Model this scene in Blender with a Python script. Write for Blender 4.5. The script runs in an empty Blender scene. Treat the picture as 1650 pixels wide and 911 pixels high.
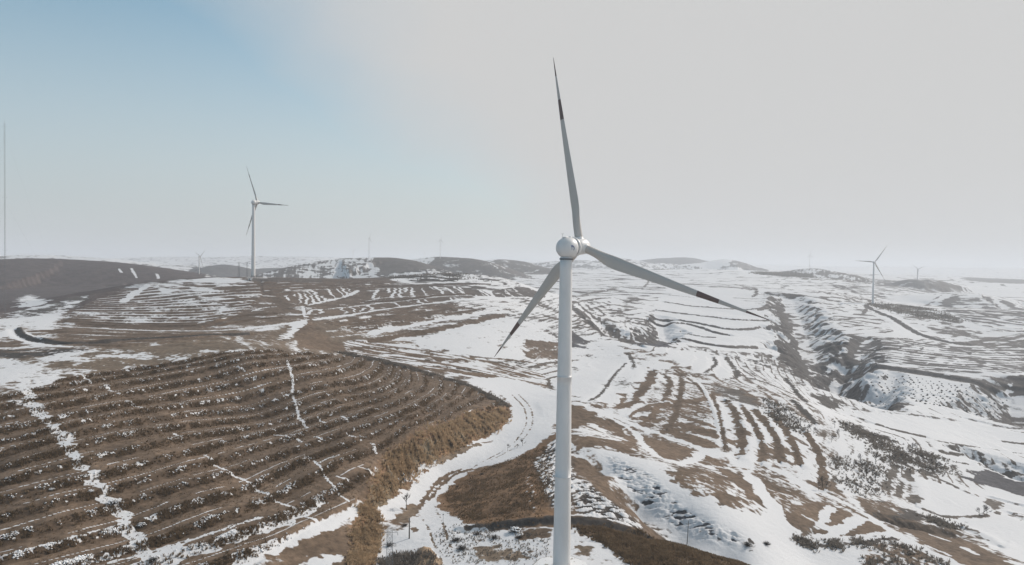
import bpy, bmesh, math, random
import numpy as np
from mathutils import Vector, Matrix

# ------------------------------------------------------------------ camera, sky, sun
sc = bpy.context.scene
COL = sc.collection
FPX = 1135.0
PITCH, ROLL = math.atan(27.5 / FPX), math.radians(0.75)
CAM = np.array([0.0, 0.0, 75.0])
Fv = np.array([0, math.cos(PITCH), -math.sin(PITCH)])
R0 = np.array([1.0, 0, 0]); U0 = np.array([0, math.sin(PITCH), math.cos(PITCH)])
Rv = math.cos(ROLL) * R0 + math.sin(ROLL) * U0
Uv = -math.sin(ROLL) * R0 + math.cos(ROLL) * U0
cd = bpy.data.cameras.new("camera"); cam = bpy.data.objects.new("camera", cd); COL.objects.link(cam)
cd.sensor_fit = 'HORIZONTAL'; cd.sensor_width = 36.0; cd.lens = 36.0 * FPX / 1650.0
cd.clip_start = 0.5; cd.clip_end = 60000
M = Matrix.Identity(4)
for i in range(3):
    M[i][0] = Rv[i]; M[i][1] = Uv[i]; M[i][2] = -Fv[i]; M[i][3] = CAM[i]
cam.matrix_world = M
sc.camera = cam

SUN_AZ, SUN_EL = math.radians(54), math.radians(34)      # azimuth from +Y towards +X
sd = Vector((math.sin(SUN_AZ) * math.cos(SUN_EL), math.cos(SUN_AZ) * math.cos(SUN_EL), math.sin(SUN_EL)))
sl = bpy.data.lights.new("sun", 'SUN'); sl.energy = 3.5; sl.angle = math.radians(0.55); sl.color = (1.0, 0.93, 0.85)
so = bpy.data.objects.new("sun", sl); COL.objects.link(so)
so.rotation_euler = (-sd).to_track_quat('-Z', 'Y').to_euler(); so.location = (0, 0, 400)

world = bpy.data.worlds.new("World"); sc.world = world; world.use_nodes = True
wn = world.node_tree; wn.nodes.clear()
def WN(t, **k):
    n = wn.nodes.new(t)
    for a, b in k.items(): setattr(n, a, b)
    return n
sky = WN('ShaderNodeTexSky', sky_type='NISHITA', sun_disc=False, sun_elevation=SUN_EL, sun_rotation=SUN_AZ,
         altitude=1600, air_density=1.0, dust_density=2.0, ozone_density=1.0)
bg = WN('ShaderNodeBackground'); bg.inputs[1].default_value = 0.1
tc = WN('ShaderNodeTexCoord')
# veil of haze glow mixed into the sky colour around the sun: white near it, thinning away from it and up from the horizon
dot = WN('ShaderNodeVectorMath', operation='DOT_PRODUCT'); dot.inputs[1].default_value = sd
wn.links.new(tc.outputs['Generated'], dot.inputs[0])
ns = WN('ShaderNodeTexNoise'); ns.inputs['Scale'].default_value = 2.6; ns.inputs['Detail'].default_value = 5
mp = WN('ShaderNodeMapping'); mp.inputs['Scale'].default_value = (1, 1, 2.2)
wn.links.new(tc.outputs['Generated'], mp.inputs[0]); wn.links.new(mp.outputs[0], ns.inputs['Vector'])
nm = WN('ShaderNodeMath', operation='MULTIPLY_ADD'); nm.inputs[1].default_value = 0.22; nm.inputs[2].default_value = -0.11
wn.links.new(ns.outputs['Fac'], nm.inputs[0])
ad = WN('ShaderNodeMath', operation='ADD'); wn.links.new(dot.outputs['Value'], ad.inputs[0]); wn.links.new(nm.outputs[0], ad.inputs[1])
mr = WN('ShaderNodeMapRange', interpolation_type='SMOOTHSTEP'); mr.inputs[1].default_value = 0.14; mr.inputs[2].default_value = 0.60
mr.inputs[3].default_value = 0.0; mr.inputs[4].default_value = 1.0
wn.links.new(ad.outputs[0], mr.inputs[0])
sep = WN('ShaderNodeSeparateXYZ'); wn.links.new(tc.outputs['Generated'], sep.inputs[0])
hz = WN('ShaderNodeMapRange', interpolation_type='SMOOTHSTEP'); hz.inputs[1].default_value = -0.02; hz.inputs[2].default_value = 0.5
hz.inputs[3].default_value = 0.97; hz.inputs[4].default_value = 0.0
wn.links.new(sep.outputs[2], hz.inputs[0])
mx = WN('ShaderNodeMath', operation='MAXIMUM'); wn.links.new(mr.outputs[0], mx.inputs[0]); wn.links.new(hz.outputs[0], mx.inputs[1])
veil = WN('ShaderNodeMix', data_type='RGBA')
VE = 6.15
# colour of the veil itself: neutral near the sun, a little bluer far from it
vc = WN('ShaderNodeMix', data_type='RGBA')
vr = WN('ShaderNodeMapRange'); vr.inputs[1].default_value = -0.05; vr.inputs[2].default_value = 0.5
wn.links.new(dot.outputs['Value'], vr.inputs[0]); wn.links.new(vr.outputs[0], vc.inputs[0])
vc.inputs[6].default_value = (5.35, 5.65, 5.85, 1); vc.inputs[7].default_value = (VE, VE, VE * 0.995, 1)
wn.links.new(mx.outputs[0], veil.inputs[0]); wn.links.new(vc.outputs[2], veil.inputs[7])
hs = WN('ShaderNodeHueSaturation'); hs.inputs['Saturation'].default_value = 1.12; hs.inputs['Value'].default_value = 1.22
tn = WN('ShaderNodeMix', data_type='RGBA', blend_type='MULTIPLY'); tn.inputs[0].default_value = 1.0; tn.inputs[7].default_value = (0.84, 1.24, 1.10, 1)
wn.links.new(sky.outputs[0], tn.inputs[6]); wn.links.new(tn.outputs[2], hs.inputs['Color']); wn.links.new(hs.outputs[0], veil.inputs[6])
wn.links.new(veil.outputs[2], bg.inputs[0])
wo = WN('ShaderNodeOutputWorld'); wn.links.new(bg.outputs[0], wo.inputs[0])

vs = sc.view_settings; vs.view_transform = 'Standard'; vs.look = 'None'; vs.exposure = 0.0; vs.gamma = 1.0; vs.use_curve_mapping = False
sc.cycles.max_bounces = 4; sc.cycles.diffuse_bounces = 2; sc.cycles.glossy_bounces = 2; sc.cycles.volume_bounces = 1
sc.cycles.transparent_max_bounces = 8
sc.cycles.use_denoising = True

# ------------------------------------------------------------------ helpers: pixel <-> world
def ray(u, v):
    d = Fv + (u - 825) / FPX * Rv - (v - 455.5) / FPX * Uv
    return d / d[1]                      # per metre of forward distance
def P3(u, v, d):
    return CAM + ray(u, v) * d
def uz(u, d, z):                         # column u, forward distance d, height z
    r = ray(u, 430); return np.array([r[0] * d, d, z])

_lat = {}
def vn(x, y, seed=0):
    if seed not in _lat:
        _lat[seed] = np.random.default_rng(seed + 11).uniform(-1, 1, (512, 512)).astype(np.float32)
    L = _lat[seed]
    xi = np.floor(x).astype(np.int32); yi = np.floor(y).astype(np.int32)
    fx = (x - xi).astype(np.float32); fy = (y - yi).astype(np.float32)
    fx = fx * fx * (3 - 2 * fx); fy = fy * fy * (3 - 2 * fy)
    x0 = xi & 511; x1 = (xi + 1) & 511; y0 = yi & 511; y1 = (yi + 1) & 511
    a = L[y0, x0]; b = L[y0, x1]; c = L[y1, x0]; d = L[y1, x1]
    return a + (b - a) * fx + (c - a) * fy + (a - b - c + d) * fx * fy
def fbm(x, y, scale, octv=4, seed=0, gain=0.5):
    s = np.zeros(np.shape(x), np.float32); a = 1.0; t = 0.0
    c, q = math.cos(0.6), math.sin(0.6)
    X = x / scale; Y = y / scale
    for o in range(octv):
        s += a * vn(X, Y, seed + o); t += a * a
        a *= gain; X, Y = (X * c - Y * q) * 2.03 + 7.3, (X * q + Y * c) * 2.03 - 3.1
    return s / math.sqrt(t) * 1.6
def sst(a, b, x):
    t = np.clip((x - a) / (b - a), 0, 1); return t * t * (3 - 2 * t)

# ------------------------------------------------------------------ the lie of the land: control points (column, row, distance)
CP = [
 # near, turbine pad and road
 (901,905,171),(800,860,191),(760,800,228),(740,740,272),(850,700,311),(860,640,398),(880,610,460),(640,850,198),(650,905,176),(990,905,170),
 (850,780,226),(800,748,264),(720,850,198),
 # left terraced hill
 (0,900,150),(0,740,200),(0,620,270),(200,845,173),(400,790,204),(620,728,251),(200,700,226),(400,650,296),(560,600,355),(400,590,322),
 (200,590,322),(100,560,362),(0,580,330),(0,520,480),(200,540,432),(300,520,500),(420,545,425),(600,790,217),(560,835,196),(400,880,166),(500,850,183),
 (680,708,268),(750,670,322),(700,640,345),(600,640,325),(812,660,362),(740,625,385),(330,770,203),(100,800,178),(480,600,330),
 (560,905,171),(480,905,166),
 # bank foot
 (700,752,262),(660,778,242),(612,822,214),(600,875,189),(780,705,306),(828,668,350),
 # saddle and middle
 (550,570,440),(700,600,420),(600,540,505),(800,560,520),(860,590,486),(900,572,560),(760,590,450),
 (500,515,520),(330,533,445),(100,525,470),(250,480,620),(100,480,640),(200,460,700),(300,450,740),(410,446,757),(500,449,800),
 (50,492,610),(0,510,540),(660,480,690),(800,466,850),(650,446,950),(750,441,1000),(815,450,1000),(740,500,640),(850,520,640),(560,480,680),(480,480,640),
 (870,480,900),
 # right of the tower
 (935,700,292),(935,650,372),(1020,812,216),(975,765,240),(1100,880,191),(1190,908,182),(1000,850,196),(960,728,268),
 (1050,800,230),(1000,760,250),(1150,850,211),(1200,885,204),(1100,770,243),(1250,850,226),(1300,900,214),(1100,745,276),(1230,760,290),
 (1330,870,228),(1450,860,244),(1600,905,224),(1290,700,350),(1200,650,408),(1100,600,520),(1060,650,400),(1300,650,446),(1400,700,402),(1400,780,312),
 (1500,750,370),(1500,700,450),(1600,780,360),(1640,720,462),(1600,680,545),(1500,670,540),(1350,664,480),(1250,620,520),(1640,850,282),(1560,860,266),
 (1000,600,500),(960,570,590),(1010,700,330),
 (1500,640,640),(1400,610,720),(1600,640,650),(1600,600,760),(1400,580,820),(1500,560,950),(1600,550,1050),(1640,500,1350),(1550,502,1300),(1404,490,1376),
 (1330,500,1200),(1320,470,1450),(1300,540,950),(1200,520,1000),(1200,560,750),(1100,545,800),(1020,560,620),(1000,520,850),(1000,480,1200),(950,500,950),
 (1100,480,1300),(940,451,2200),(1100,450,2200),(1200,450,2200),(1100,436,3500),(1250,442,2800),(1250,465,1600),(1450,466,2200),(1640,472,2500),(1550,478,2300),
 (1120,500,1120),(1400,520,1120),(1440,540,1000),
 # outside the frame
 (-300,640,260),(-300,520,480),(-300,880,160),(1950,700,460),(1950,600,800),(1950,850,290),(1950,500,1500),
]
HP = [ # (column, distance, height) hidden or unseen ground
 (1030,219,-8),(1100,204,-9),(975,252,-1.5),(1180,198,-11),
 (0,80,2),(825,80,-2),(1650,80,-16),(0,30,2),(825,20,-2),(1650,30,-12),(-300,90,4),(1950,90,-20),
 (300,860,38),(100,780,30),(410,900,45),(0,800,26),(200,900,30),(-300,900,20),(0,1200,25),(300,1300,30),(550,1250,40),(750,1300,42),(870,1300,20),(650,1600,35),
 (0,2500,35),(400,2500,30),(800,2500,35),(1460,1700,-5),(1600,1700,-20),(1350,2000,20),(1950,2500,0),
 (-300,6000,40),(0,6000,45),(400,6000,45),(825,6000,55),(1250,6000,60),(1650,6000,20),(1950,6000,20),
 (-300,20000,60),(0,20000,60),(825,20000,60),(1650,20000,60),(1950,20000,60),
]
pts = [P3(*c) for c in CP] + [uz(*h) for h in HP]
PT = np.array(pts)
def pol(x, y):
    r = np.hypot(x, y); return np.arctan2(x, y) * 1.6, np.log(r)
pa, pb = pol(PT[:, 0], PT[:, 1])
def tps(d2):
    return 0.5 * d2 * np.log(d2 + 1e-9)
n = len(PT)
K = tps((pa[:, None] - pa) ** 2 + (pb[:, None] - pb) ** 2) + np.eye(n) * 0.0006
A_ = np.zeros((n + 3, n + 3)); A_[:n, :n] = K
A_[:n, n] = 1; A_[:n, n + 1] = pa; A_[:n, n + 2] = pb; A_[n:, :n] = A_[:n, n:].T
# weight heights by distance so that near ground is exact and far ground smooth
WT = np.linalg.solve(A_, np.concatenate([PT[:, 2], [0, 0, 0]]))
def base_rbf(x, y):
    a, b = pol(x, y); sh = a.shape; a = a.ravel(); b = b.ravel(); out = np.empty(a.size)
    a = np.clip(a, -1.6, 1.6); b = np.clip(b, 2.5, 9.9)
    for i in range(0, a.size, 40000):
        A1 = a[i:i + 40000, None]; B1 = b[i:i + 40000, None]
        d2 = (A1 - pa) ** 2 + (B1 - pb) ** 2
        out[i:i + 40000] = tps(d2) @ WT[:n] + WT[n] + WT[n + 1] * A1[:, 0] + WT[n + 2] * B1[:, 0]
    return out.reshape(sh)

# ridges standing behind: crest (column, row, distance), slope of the flanks, rounding
RIDGES = [
 ([(-260,430,1250),(-120,424,1300),(0,418,1400),(60,416.5,1450),(100,417.5,1500),(150,420,1500),(200,425,1480),(240,431,1450),(280,443,1400),(310,456,1350)], 0.17, 60),
 ([(-260,412,3300),(-100,412,3200),(20,414,3000),(60,412,3000),(120,415,3000),(200,419,3000),(260,424,3000)], 0.12, 120),
 ([(320,437,2600),(345,429,2600),(370,427,2600),(400,432,2600),(430,441,2600)], 0.16, 70),
 ([(395,434,3200),(430,430,3200),(460,433,3200),(510,438,3200)], 0.12, 80),
 ([(100,420,6500),(200,416,6500),(300,413.5,6500),(350,414,6500),(450,413,6500),(520,414,6500),(600,419,6500)], 0.08, 300),
 ([(-300,417,9500),(0,415,9500),(300,418,9500),(700,421,9500),(1000,424,9500),(1300,429,9500),(1650,433,9500),(2000,437,9500)], 0.06, 500),
 ([(400,447,1700),(440,439,1750),(470,431,1800),(500,424,1850),(540,418,1900),(570,416,1900),(600,414.8,1900),(640,415.5,1900),(660,421,1850),(680,431,1800),(700,444,1750)], 0.30, 50),
 ([(640,424,2500),(665,417,2500),(690,414.5,2500),(715,413.3,2500),(750,415,2450),(775,420,2400),(795,429,2350),(812,441,2300)], 0.30, 60),
 ([(760,424,3000),(790,418,3000),(810,416.5,3000),(830,417,3000),(850,422,2950),(875,431,2900)], 0.26, 70),
 ([(850,426,4800),(900,421.5,4800),(950,419,4800),(990,416,4800),(1012,416.5,4800),(1050,423,4800)], 0.16, 120),
 ([(1020,421,5600),(1060,415.5,5600),(1090,413.8,5600),(1110,414.3,5600),(1145,422,5600)], 0.16, 120),
 ([(1125,425,4300),(1150,420,4300),(1170,417.5,4300),(1200,424,4300),(1235,436,4200)], 0.20, 60),
 ([(1240,440,2900),(1275,435,2850),(1305,431.5,2800),(1322,432,2750),(1350,436,2700),(1380,442,2650),(1412,454,2600)], 0.22, 60),
 ([(1425,462,2500),(1450,453,2500),(1468,450,2500),(1482,451,2500),(1500,450.5,2500),(1520,457,2450),(1548,472,2400)], 0.24, 60),
 ([(1560,466,4000),(1590,454.5,4000),(1615,450.5,4000),(1650,451,4000),(1750,455,4000),(1950,470,4000)], 0.16, 120),
 ([(1430,489,1750),(1500,475,1800),(1560,471,1850),(1600,479,1800),(1640,492,1750),(1720,515,1700)], 0.16, 80),
]
def seg_dist(x, y, P, vals=None):
    """distance to polyline P (n,2), with interpolated value"""
    best = np.full(x.shape, 1e18); val = np.zeros(x.shape)
    for i in range(len(P) - 1):
        a = P[i]; b = P[i + 1]; ab = b - a; L2 = ab @ ab
        t = np.clip(((x - a[0]) * ab[0] + (y - a[1]) * ab[1]) / L2, 0, 1)
        d = (x - a[0] - t * ab[0]) ** 2 + (y - a[1] - t * ab[1]) ** 2
        m = d < best; best = np.where(m, d, best)
        if vals is not None: val = np.where(m, vals[i] + t * (vals[i + 1] - vals[i]), val)
    return np.sqrt(best), val
RG = []
for cr, slp, rnd in RIDGES:
    W3 = np.array([P3(*c) for c in cr])
    for _ in range(2):
        W3 = np.vstack([W3[:1]] + [np.vstack([a * .75 + b * .25, a * .25 + b * .75]) for a, b in zip(W3[:-1], W3[1:])] + [W3[-1:]])
    if slp < .25:      # even out the crest line in plan so that the flanks do not fold
        k5 = np.ones(7) / 7; W3[3:-3, 1] = np.convolve(W3[:, 1], k5, 'valid')
    RG.append((W3[:, :2], W3[:, 2], slp, rnd))
# gullies: (column, row, distance) floor line, width to the lip, depth
GUL = [
 ([(1268,486,1350),(1290,520,1050),(1305,555,880),(1335,600,730),(1370,640,600),(1420,655,560)], [48,50,54,56,44,22], [9,17,22,25,20,6]),
 ([(1400,545,960),(1365,575,830),(1345,610,700)], [20,36,42], [4,14,18]),
 ([(1440,600,760),(1420,625,680),(1385,640,600)], [14,26,34], [3,12,14]),
 ([(1640,600,720),(1650,640,640),(1630,670,570)], [30,56,38], [6,26,10]),
 ([(1062,500,1000),(1070,535,800),(1040,552,680),(985,545,700),(960,520,850)], [20,30,34,28,20], [4,10,11,8,3]),
 ([(1660,765,385),(1620,757,400),(1560,745,420),(1530,748,425)], [22,20,18,8], [9,8,7,2]),
 ([(1440,838,262),(1500,840,262),(1545,850,262)], [9,9,6], [4,4,1]),
]
def height0(x, y):
    z = base_rbf(x, y)
    r = np.hypot(x, y)
    for P, zc, slp, rnd in RG:
        lim = 5200
        m = (np.abs(x - P[:, 0].mean()) < lim + np.ptp(P[:, 0])) & (np.abs(y - P[:, 1].mean()) < lim)
        if not m.any(): continue
        xs = x[m]; ys = y[m]
        wob = fbm(xs, ys, 420, 3, 31) * 0.10
        d, zi = seg_dist(xs, ys, P, zc)
        zr = zi - slp * (1 + wob) * (np.sqrt(d * d + rnd * rnd) - rnd)
        k = 6.0; a = z[m]
        h = np.clip(0.5 + 0.5 * (zr - a) / (2 * k), 0, 1)
        z[m] = a * (1 - h) + zr * h + 2 * k * h * (1 - h) * 0.5
    return z

# ------------------------------------------------------------------ polar grid of the ground, fine where the land is in view
Q = float(globals().get('QGRID', 1.0))
dth = 0.00112 * Q
th_f = np.arange(-math.radians(46), math.radians(46), dth)
th = np.concatenate([np.linspace(-math.pi, th_f[0] - 0.03, 50), th_f, np.linspace(th_f[-1] + 0.03, math.pi, 50)])
rr = [1.0, 10, 25, 45, 65, 85, 100, 110, 118, 124]
r_ = 128.0
while r_ < 22000:
    rr.append(r_)
    s = 0.0024 if r_ < 1500 else (0.0032 if r_ < 3000 else 0.008)
    r_ *= 1 + s * Q
rr = np.array(rr)
NR, NC = len(rr), len(th)
TH, RRr = np.meshgrid(th, rr)
X = RRr * np.sin(TH); Y = RRr * np.cos(TH)
# base height on a coarser grid, then bilinear
ci = np.unique(np.r_[np.arange(0, NR, 3), NR - 1]); cj = np.unique(np.r_[np.arange(0, NC, 4), NC - 1])
Zc = height0(X[np.ix_(ci, cj)], Y[np.ix_(ci, cj)])
def up(Zc, ci, cj):
    A = np.empty((NR, len(cj)))
    ii = np.arange(NR); k = np.clip(np.searchsorted(ci, ii, side='right') - 1, 0, len(ci) - 2)
    t = ((ii - ci[k]) / (ci[k + 1] - ci[k]))[:, None]
    A = Zc[k] * (1 - t) + Zc[k + 1] * t
    jj = np.arange(NC); k = np.clip(np.searchsorted(cj, jj, side='right') - 1, 0, len(cj) - 2)
    t = (jj - cj[k]) / (cj[k + 1] - cj[k])
    return A[:, k] * (1 - t) + A[:, k + 1] * t
Z = up(Zc, ci, cj)
lr = np.log(rr)
def zat(x, y, ZZ=None):
    ZZ = Z if ZZ is None else ZZ
    x = np.asarray(x, float); y = np.asarray(y, float)
    r = np.hypot(x, y); t = np.arctan2(x, y)
    i = np.clip(np.interp(r, rr, np.arange(NR)), 0, NR - 1.001); j = np.clip(np.interp(t, th, np.arange(NC)), 0, NC - 1.001)
    i0 = i.astype(int); j0 = j.astype(int); fi = i - i0; fj = j - j0
    return (ZZ[i0, j0] * (1 - fi) * (1 - fj) + ZZ[i0 + 1, j0] * fi * (1 - fj) + ZZ[i0, j0 + 1] * (1 - fi) * fj + ZZ[i0 + 1, j0 + 1] * fi * fj)
dsamp = np.exp(np.linspace(math.log(125), math.log(15000), 2600))
Zbase = Z.copy()
def hit(u, v, ZZ=None):
    """where the sight line of this pixel meets the land"""
    ZZ = Zbase if ZZ is None else ZZ
    rd = ray(u, v); x = rd[0] * dsamp; y = dsamp; zr = CAM[2] + rd[2] * dsamp
    g = zr - zat(x, y, ZZ)
    neg = np.nonzero(g < 0)[0]
    if len(neg) == 0:
        k = int(np.argmin(g / dsamp)); return np.array([x[k], y[k]])
    k = neg[0]
    if k == 0: return np.array([x[0], y[0]])
    t = g[k - 1] / (g[k - 1] - g[k]); d = dsamp[k - 1] + t * (dsamp[k] - dsamp[k - 1])
    return np.array([rd[0] * d, d])
def W(pts):
    return np.array([hit(*p) for p in pts])
# ------------------------------------------------------------------ what covers the land: snow, soil, terraces, roads
S = np.zeros((NR, NC), np.float32)          # snow cover: 1 always, -1 never
C = np.zeros((NR, NC, 3), np.float32)       # colour of the bare ground
DZ = np.zeros((NR, NC), np.float32)         # terrace steps and banks
ROUGH = np.ones((NR, NC), np.float32)       # how broken the snow edge is
RR2 = RRr
SOIL = np.array([0.134, 0.094, 0.065]); SOILL = np.array([0.175, 0.132, 0.095]); ORANGE = np.array([0.205, 0.125, 0.072])
GREYS = np.array([0.105, 0.090, 0.078]); DARK = np.array([0.060, 0.052, 0.047]); STRAW = np.array([0.20, 0.155, 0.105]); PURP = np.array([0.088, 0.062, 0.058])
BUSH = np.array([0.05, 0.047, 0.045])
# broad snow cover, interpolated between readings (column, row, cover, soil)
BASE = [(-100,600,.1,SOILL),(0,590,.0,SOIL),(300,700,-1,SOIL),(600,560,-.5,SOILL),(450,470,-.7,SOIL),(620,500,-.6,SOIL),(760,560,.2,SOIL),(850,600,.4,GREYS),
 (860,700,1,SOIL),(800,790,-.9,ORANGE),(760,880,.7,SOIL),(950,690,-.2,SOIL),(1000,600,.75,SOIL),(1100,640,-.1,SOIL),(1200,640,-.05,SOIL),(1250,690,.5,SOIL),(1300,740,.35,SOIL),
 (950,560,.8,GREYS),(1100,500,1,GREYS),(1200,450,.95,GREYS),(1000,450,.9,GREYS),(1300,470,.8,GREYS),(1400,540,.75,GREYS),(1500,560,.6,GREYS),(1600,520,.55,GREYS),
 (1500,640,.85,GREYS),(1550,700,1,GREYS),(1400,740,.25,GREYS),(1450,700,.6,GREYS),(1350,790,-.2,SOIL),(1250,800,-.1,SOIL),(1500,870,-.1,SOIL),(1600,830,.6,SOIL),
 (1300,890,.9,GREYS),(1150,830,.8,GREYS),(1000,860,-.5,SOIL),(960,780,-.3,SOIL),(1100,900,-.8,SOIL),(1300,610,.1,GREYS),(1040,540,.3,GREYS),
 (700,445,-.1,DARK),(500,460,-.9,SOIL),(340,460,.0,SOIL),(200,500,-.4,SOIL),(60,515,.1,SOIL),(80,480,0,PURP),(940,500,.45,GREYS),(900,540,.1,GREYS),
 (1080,690,.0,SOIL),(1640,560,.5,GREYS),(1640,620,0,DARK),(1620,760,.8,GREYS)]
bw = np.array([hit(b[0], b[1]) for b in BASE]); ba, bb = pol(bw[:, 0], bw[:, 1])
bv = np.array([[b[2], *b[3]] for b in BASE])
ga, gb = pol(X[np.ix_(ci, cj)], Y[np.ix_(ci, cj)])
num = np.zeros(ga.shape + (4,)); den = np.zeros(ga.shape)
for i in range(len(BASE)):
    w = 1.0 / (((ga - ba[i]) ** 2 + ((gb - bb[i]) * 1.3) ** 2) + 0.0008) ** 1.6
    num += w[..., None] * bv[i]; den += w
num /= den[..., None]
S[:] = up(num[..., 0], ci, cj)
for k in range(3): C[..., k] = up(num[..., k + 1], ci, cj)
# far country: white plateaus, bare sun-facing flanks (snow lies on the sides turned from the sun)
gx = np.gradient(Z, axis=1) / np.maximum(np.gradient(X, axis=1), 1e-3)
dxr = np.gradient(Z, axis=0) / np.gradient(RRr, axis=0)
dth_ = np.gradient(Z, axis=1) / (np.gradient(TH, axis=1) * RRr)
zx = dxr * np.sin(TH) + dth_ * np.cos(TH); zy = dxr * np.cos(TH) - dth_ * np.sin(TH)
slope = np.hypot(zx, zy)
sunface = -(zx * math.sin(math.radians(62)) + zy * math.cos(math.radians(62))) # >0 faces the noon sun
far = sst(1250, 1600, RRr)
nz = fbm(X, Y, 260, 4, 60)
Sfar = 0.55 - 5.5 * np.clip(sunface, -0.05, 0.3) + 0.35 * nz
S = S * (1 - far) + Sfar * far
C = C * (1 - far[..., None]) + np.array([0.10, 0.088, 0.08]) * far[..., None]
del gx, nz, Sfar
# field terraces on the open slopes: a bare lip along every contour step
rgt = sst(-.02, .06, X / np.maximum(Y, 1))
for dz_, r0, r1, r2, r3, amp in ((1.45, 300, 380, 800, 1000, 1.35), (2.7, 800, 1000, 1500, 1900, 1.4), (5.0, 1500, 2000, 4500, 6000, 1.2)):
    zz_ = Z / dz_ + .22 * fbm(X, Y, 60 * dz_ / 1.9, 3, 201)
    f_ = zz_ - np.floor(zz_); g_ = fbm(X, Y, 70 * dz_ / 1.9, 3, 202) + .5 * fbm(X, Y, 9 * dz_, 2, 203)
    k_ = np.exp(-((f_ - .5) / .075) ** 2) * sst(-.45, 0, g_) * sst(r0, r1, RRr) * (1 - sst(r2, r3, RRr)) * np.where(RRr > 1200, 1, rgt)
    S -= (amp * k_).astype(np.float32)
    if dz_ < 3: DZ += (.5 * sst(-.25, .25, g_) * (sst(.35, .6, f_) - f_) * sst(r0, r1, RRr) * (1 - sst(r2, r3, RRr)) * rgt).astype(np.float32)

def win(P, R, pad=0.0):
    r = np.hypot(P[:, 0], P[:, 1]); t = np.arctan2(P[:, 0], P[:, 1])
    r0 = max(r.min() - R, 1); i0, i1 = np.searchsorted(rr, [r0, r.max() + R])
    dt = R / max(r.min() - R * 0.5, 20)
    j0, j1 = np.searchsorted(th, [t.min() - dt, t.max() + dt])
    return slice(max(i0 - 1, 0), min(i1 + 1, NR)), slice(max(j0 - 1, 0), min(j1 + 1, NC))
def smooth(P, n=3):
    for _ in range(n):
        if len(P) < 3: break
        q = [P[0]]
        for a, b in zip(P[:-1], P[1:]): q += [a * .75 + b * .25, a * .25 + b * .75]
        q.append(P[-1]); P = np.array(q)
    return P
def sdist(x, y, P):
    """signed distance to a polyline (positive on the side away from the camera or to its left when walked) and the run along it"""
    best = np.full(x.shape, 1e18); sg = np.ones(x.shape); run = np.zeros(x.shape); L = 0.0
    for i in range(len(P) - 1):
        a = P[i]; b = P[i + 1]; ab = b - a; l = math.hypot(*ab) + 1e-9
        t = np.clip(((x - a[0]) * ab[0] + (y - a[1]) * ab[1]) / (l * l), 0, 1)
        dx = x - a[0] - t * ab[0]; dy = y - a[1] - t * ab[1]
        d = dx * dx + dy * dy; cr = ab[0] * (y - a[1]) - ab[1] * (x - a[0])
        m = d < best - 1e-9
        best = np.where(m, d, best); sg = np.where(m, np.where(cr >= 0, 1.0, -1.0), sg); run = np.where(m, L + t * l, run); L += l
    return np.sqrt(best), sg, run
def inside(x, y, P):
    r = np.zeros(x.shape, bool); n = len(P); j = n - 1
    for i in range(n):
        xi, yi = P[i]; xj, yj = P[j]
        if yi != yj:
            r ^= ((yi > y) != (yj > y)) & (x < (xj - xi) * (y - yi) / (yj - yi) + xi)
        j = i
    return r
LINES = []
def line(px, w, s=None, col=None, bank=0.0, jit=0.35, soft=0.35, gate=0.0, sm=2, rough=None, seed=0):
    """a strip of width w (m) along pixel-traced points: snow value s, soil colour, optional bank height"""
    P = smooth(W(px), sm); R = w * 0.5 * (1 + jit) + abs(bank) * 6 + w * .5 + 1
    # in pieces, so that only the ground near them is touched
    for k in range(0, len(P) - 1, 4):
        Pk = P[k:k + 5]
        a, b = win(Pk, R)
        if a.stop - a.start < 1 or b.stop - b.start < 1: continue
        x = X[a, b]; y = Y[a, b]
        d, sg, run = sdist(x, y, Pk)
        nn = fbm(x, y, max(w * 0.9, 0.8), 3, 5 + seed)
        dd = d / (w * 0.5) + nn * jit
        wt = 1 - sst(1 - soft, 1 + soft, dd)
        if gate:
            g = fbm(x, y, max(4.0, w * 5), 2, 17 + seed); wt = wt * sst(gate - .15 - 1, gate + .15 - 1, g)
        if s is not None: S[a, b] = S[a, b] * (1 - wt) + s * wt
        if col is not None: C[a, b] = C[a, b] * (1 - wt[..., None]) + np.asarray(col) * wt[..., None]
        if rough is not None: ROUGH[a, b] = ROUGH[a, b] * (1 - wt) + rough * wt
    if bank:
        wb = max(w, 2.0) * 0.6
        a, b = win(P, wb * 5)
        x = X[a, b]; y = Y[a, b]
        d, sg, run = sdist(x, y, P); s_ = sg * d / wb
        DZ[a, b] += bank * 0.82 * s_ * np.exp(-0.5 * s_ * s_)
    return P
def area(px, s=None, col=None, w=1.0, jit=3.0, soft=1.5, rough=None, seed=0, sm=2, dz=0, dzw=6.0):
    P = W(px); Pc = smooth(np.vstack([P, P[:1]]), sm)
    a, b = win(Pc, jit * 2 + soft + (dzw if dz else 0)); x = X[a, b]; y = Y[a, b]
    d, _, _ = sdist(x, y, Pc[::max(1, len(Pc) // 60)] if len(Pc) > 90 else Pc)
    sd = np.where(inside(x, y, Pc[:-1]), -d, d)
    nn = fbm(x, y, jit * 2.2 + .5, 4, 23 + seed)
    wt = w * (1 - sst(-soft, soft, sd + nn * jit))
    if s is not None: S[a, b] = S[a, b] * (1 - wt) + s * wt
    if col is not None: C[a, b] = C[a, b] * (1 - wt[..., None]) + np.asarray(col) * wt[..., None]
    if rough is not None: ROUGH[a, b] = ROUGH[a, b] * (1 - wt) + rough * wt
    if dz: DZ[a, b] += dz * (1 - sst(-dzw, dzw * .2, sd))
    return P
TERR = []
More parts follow.
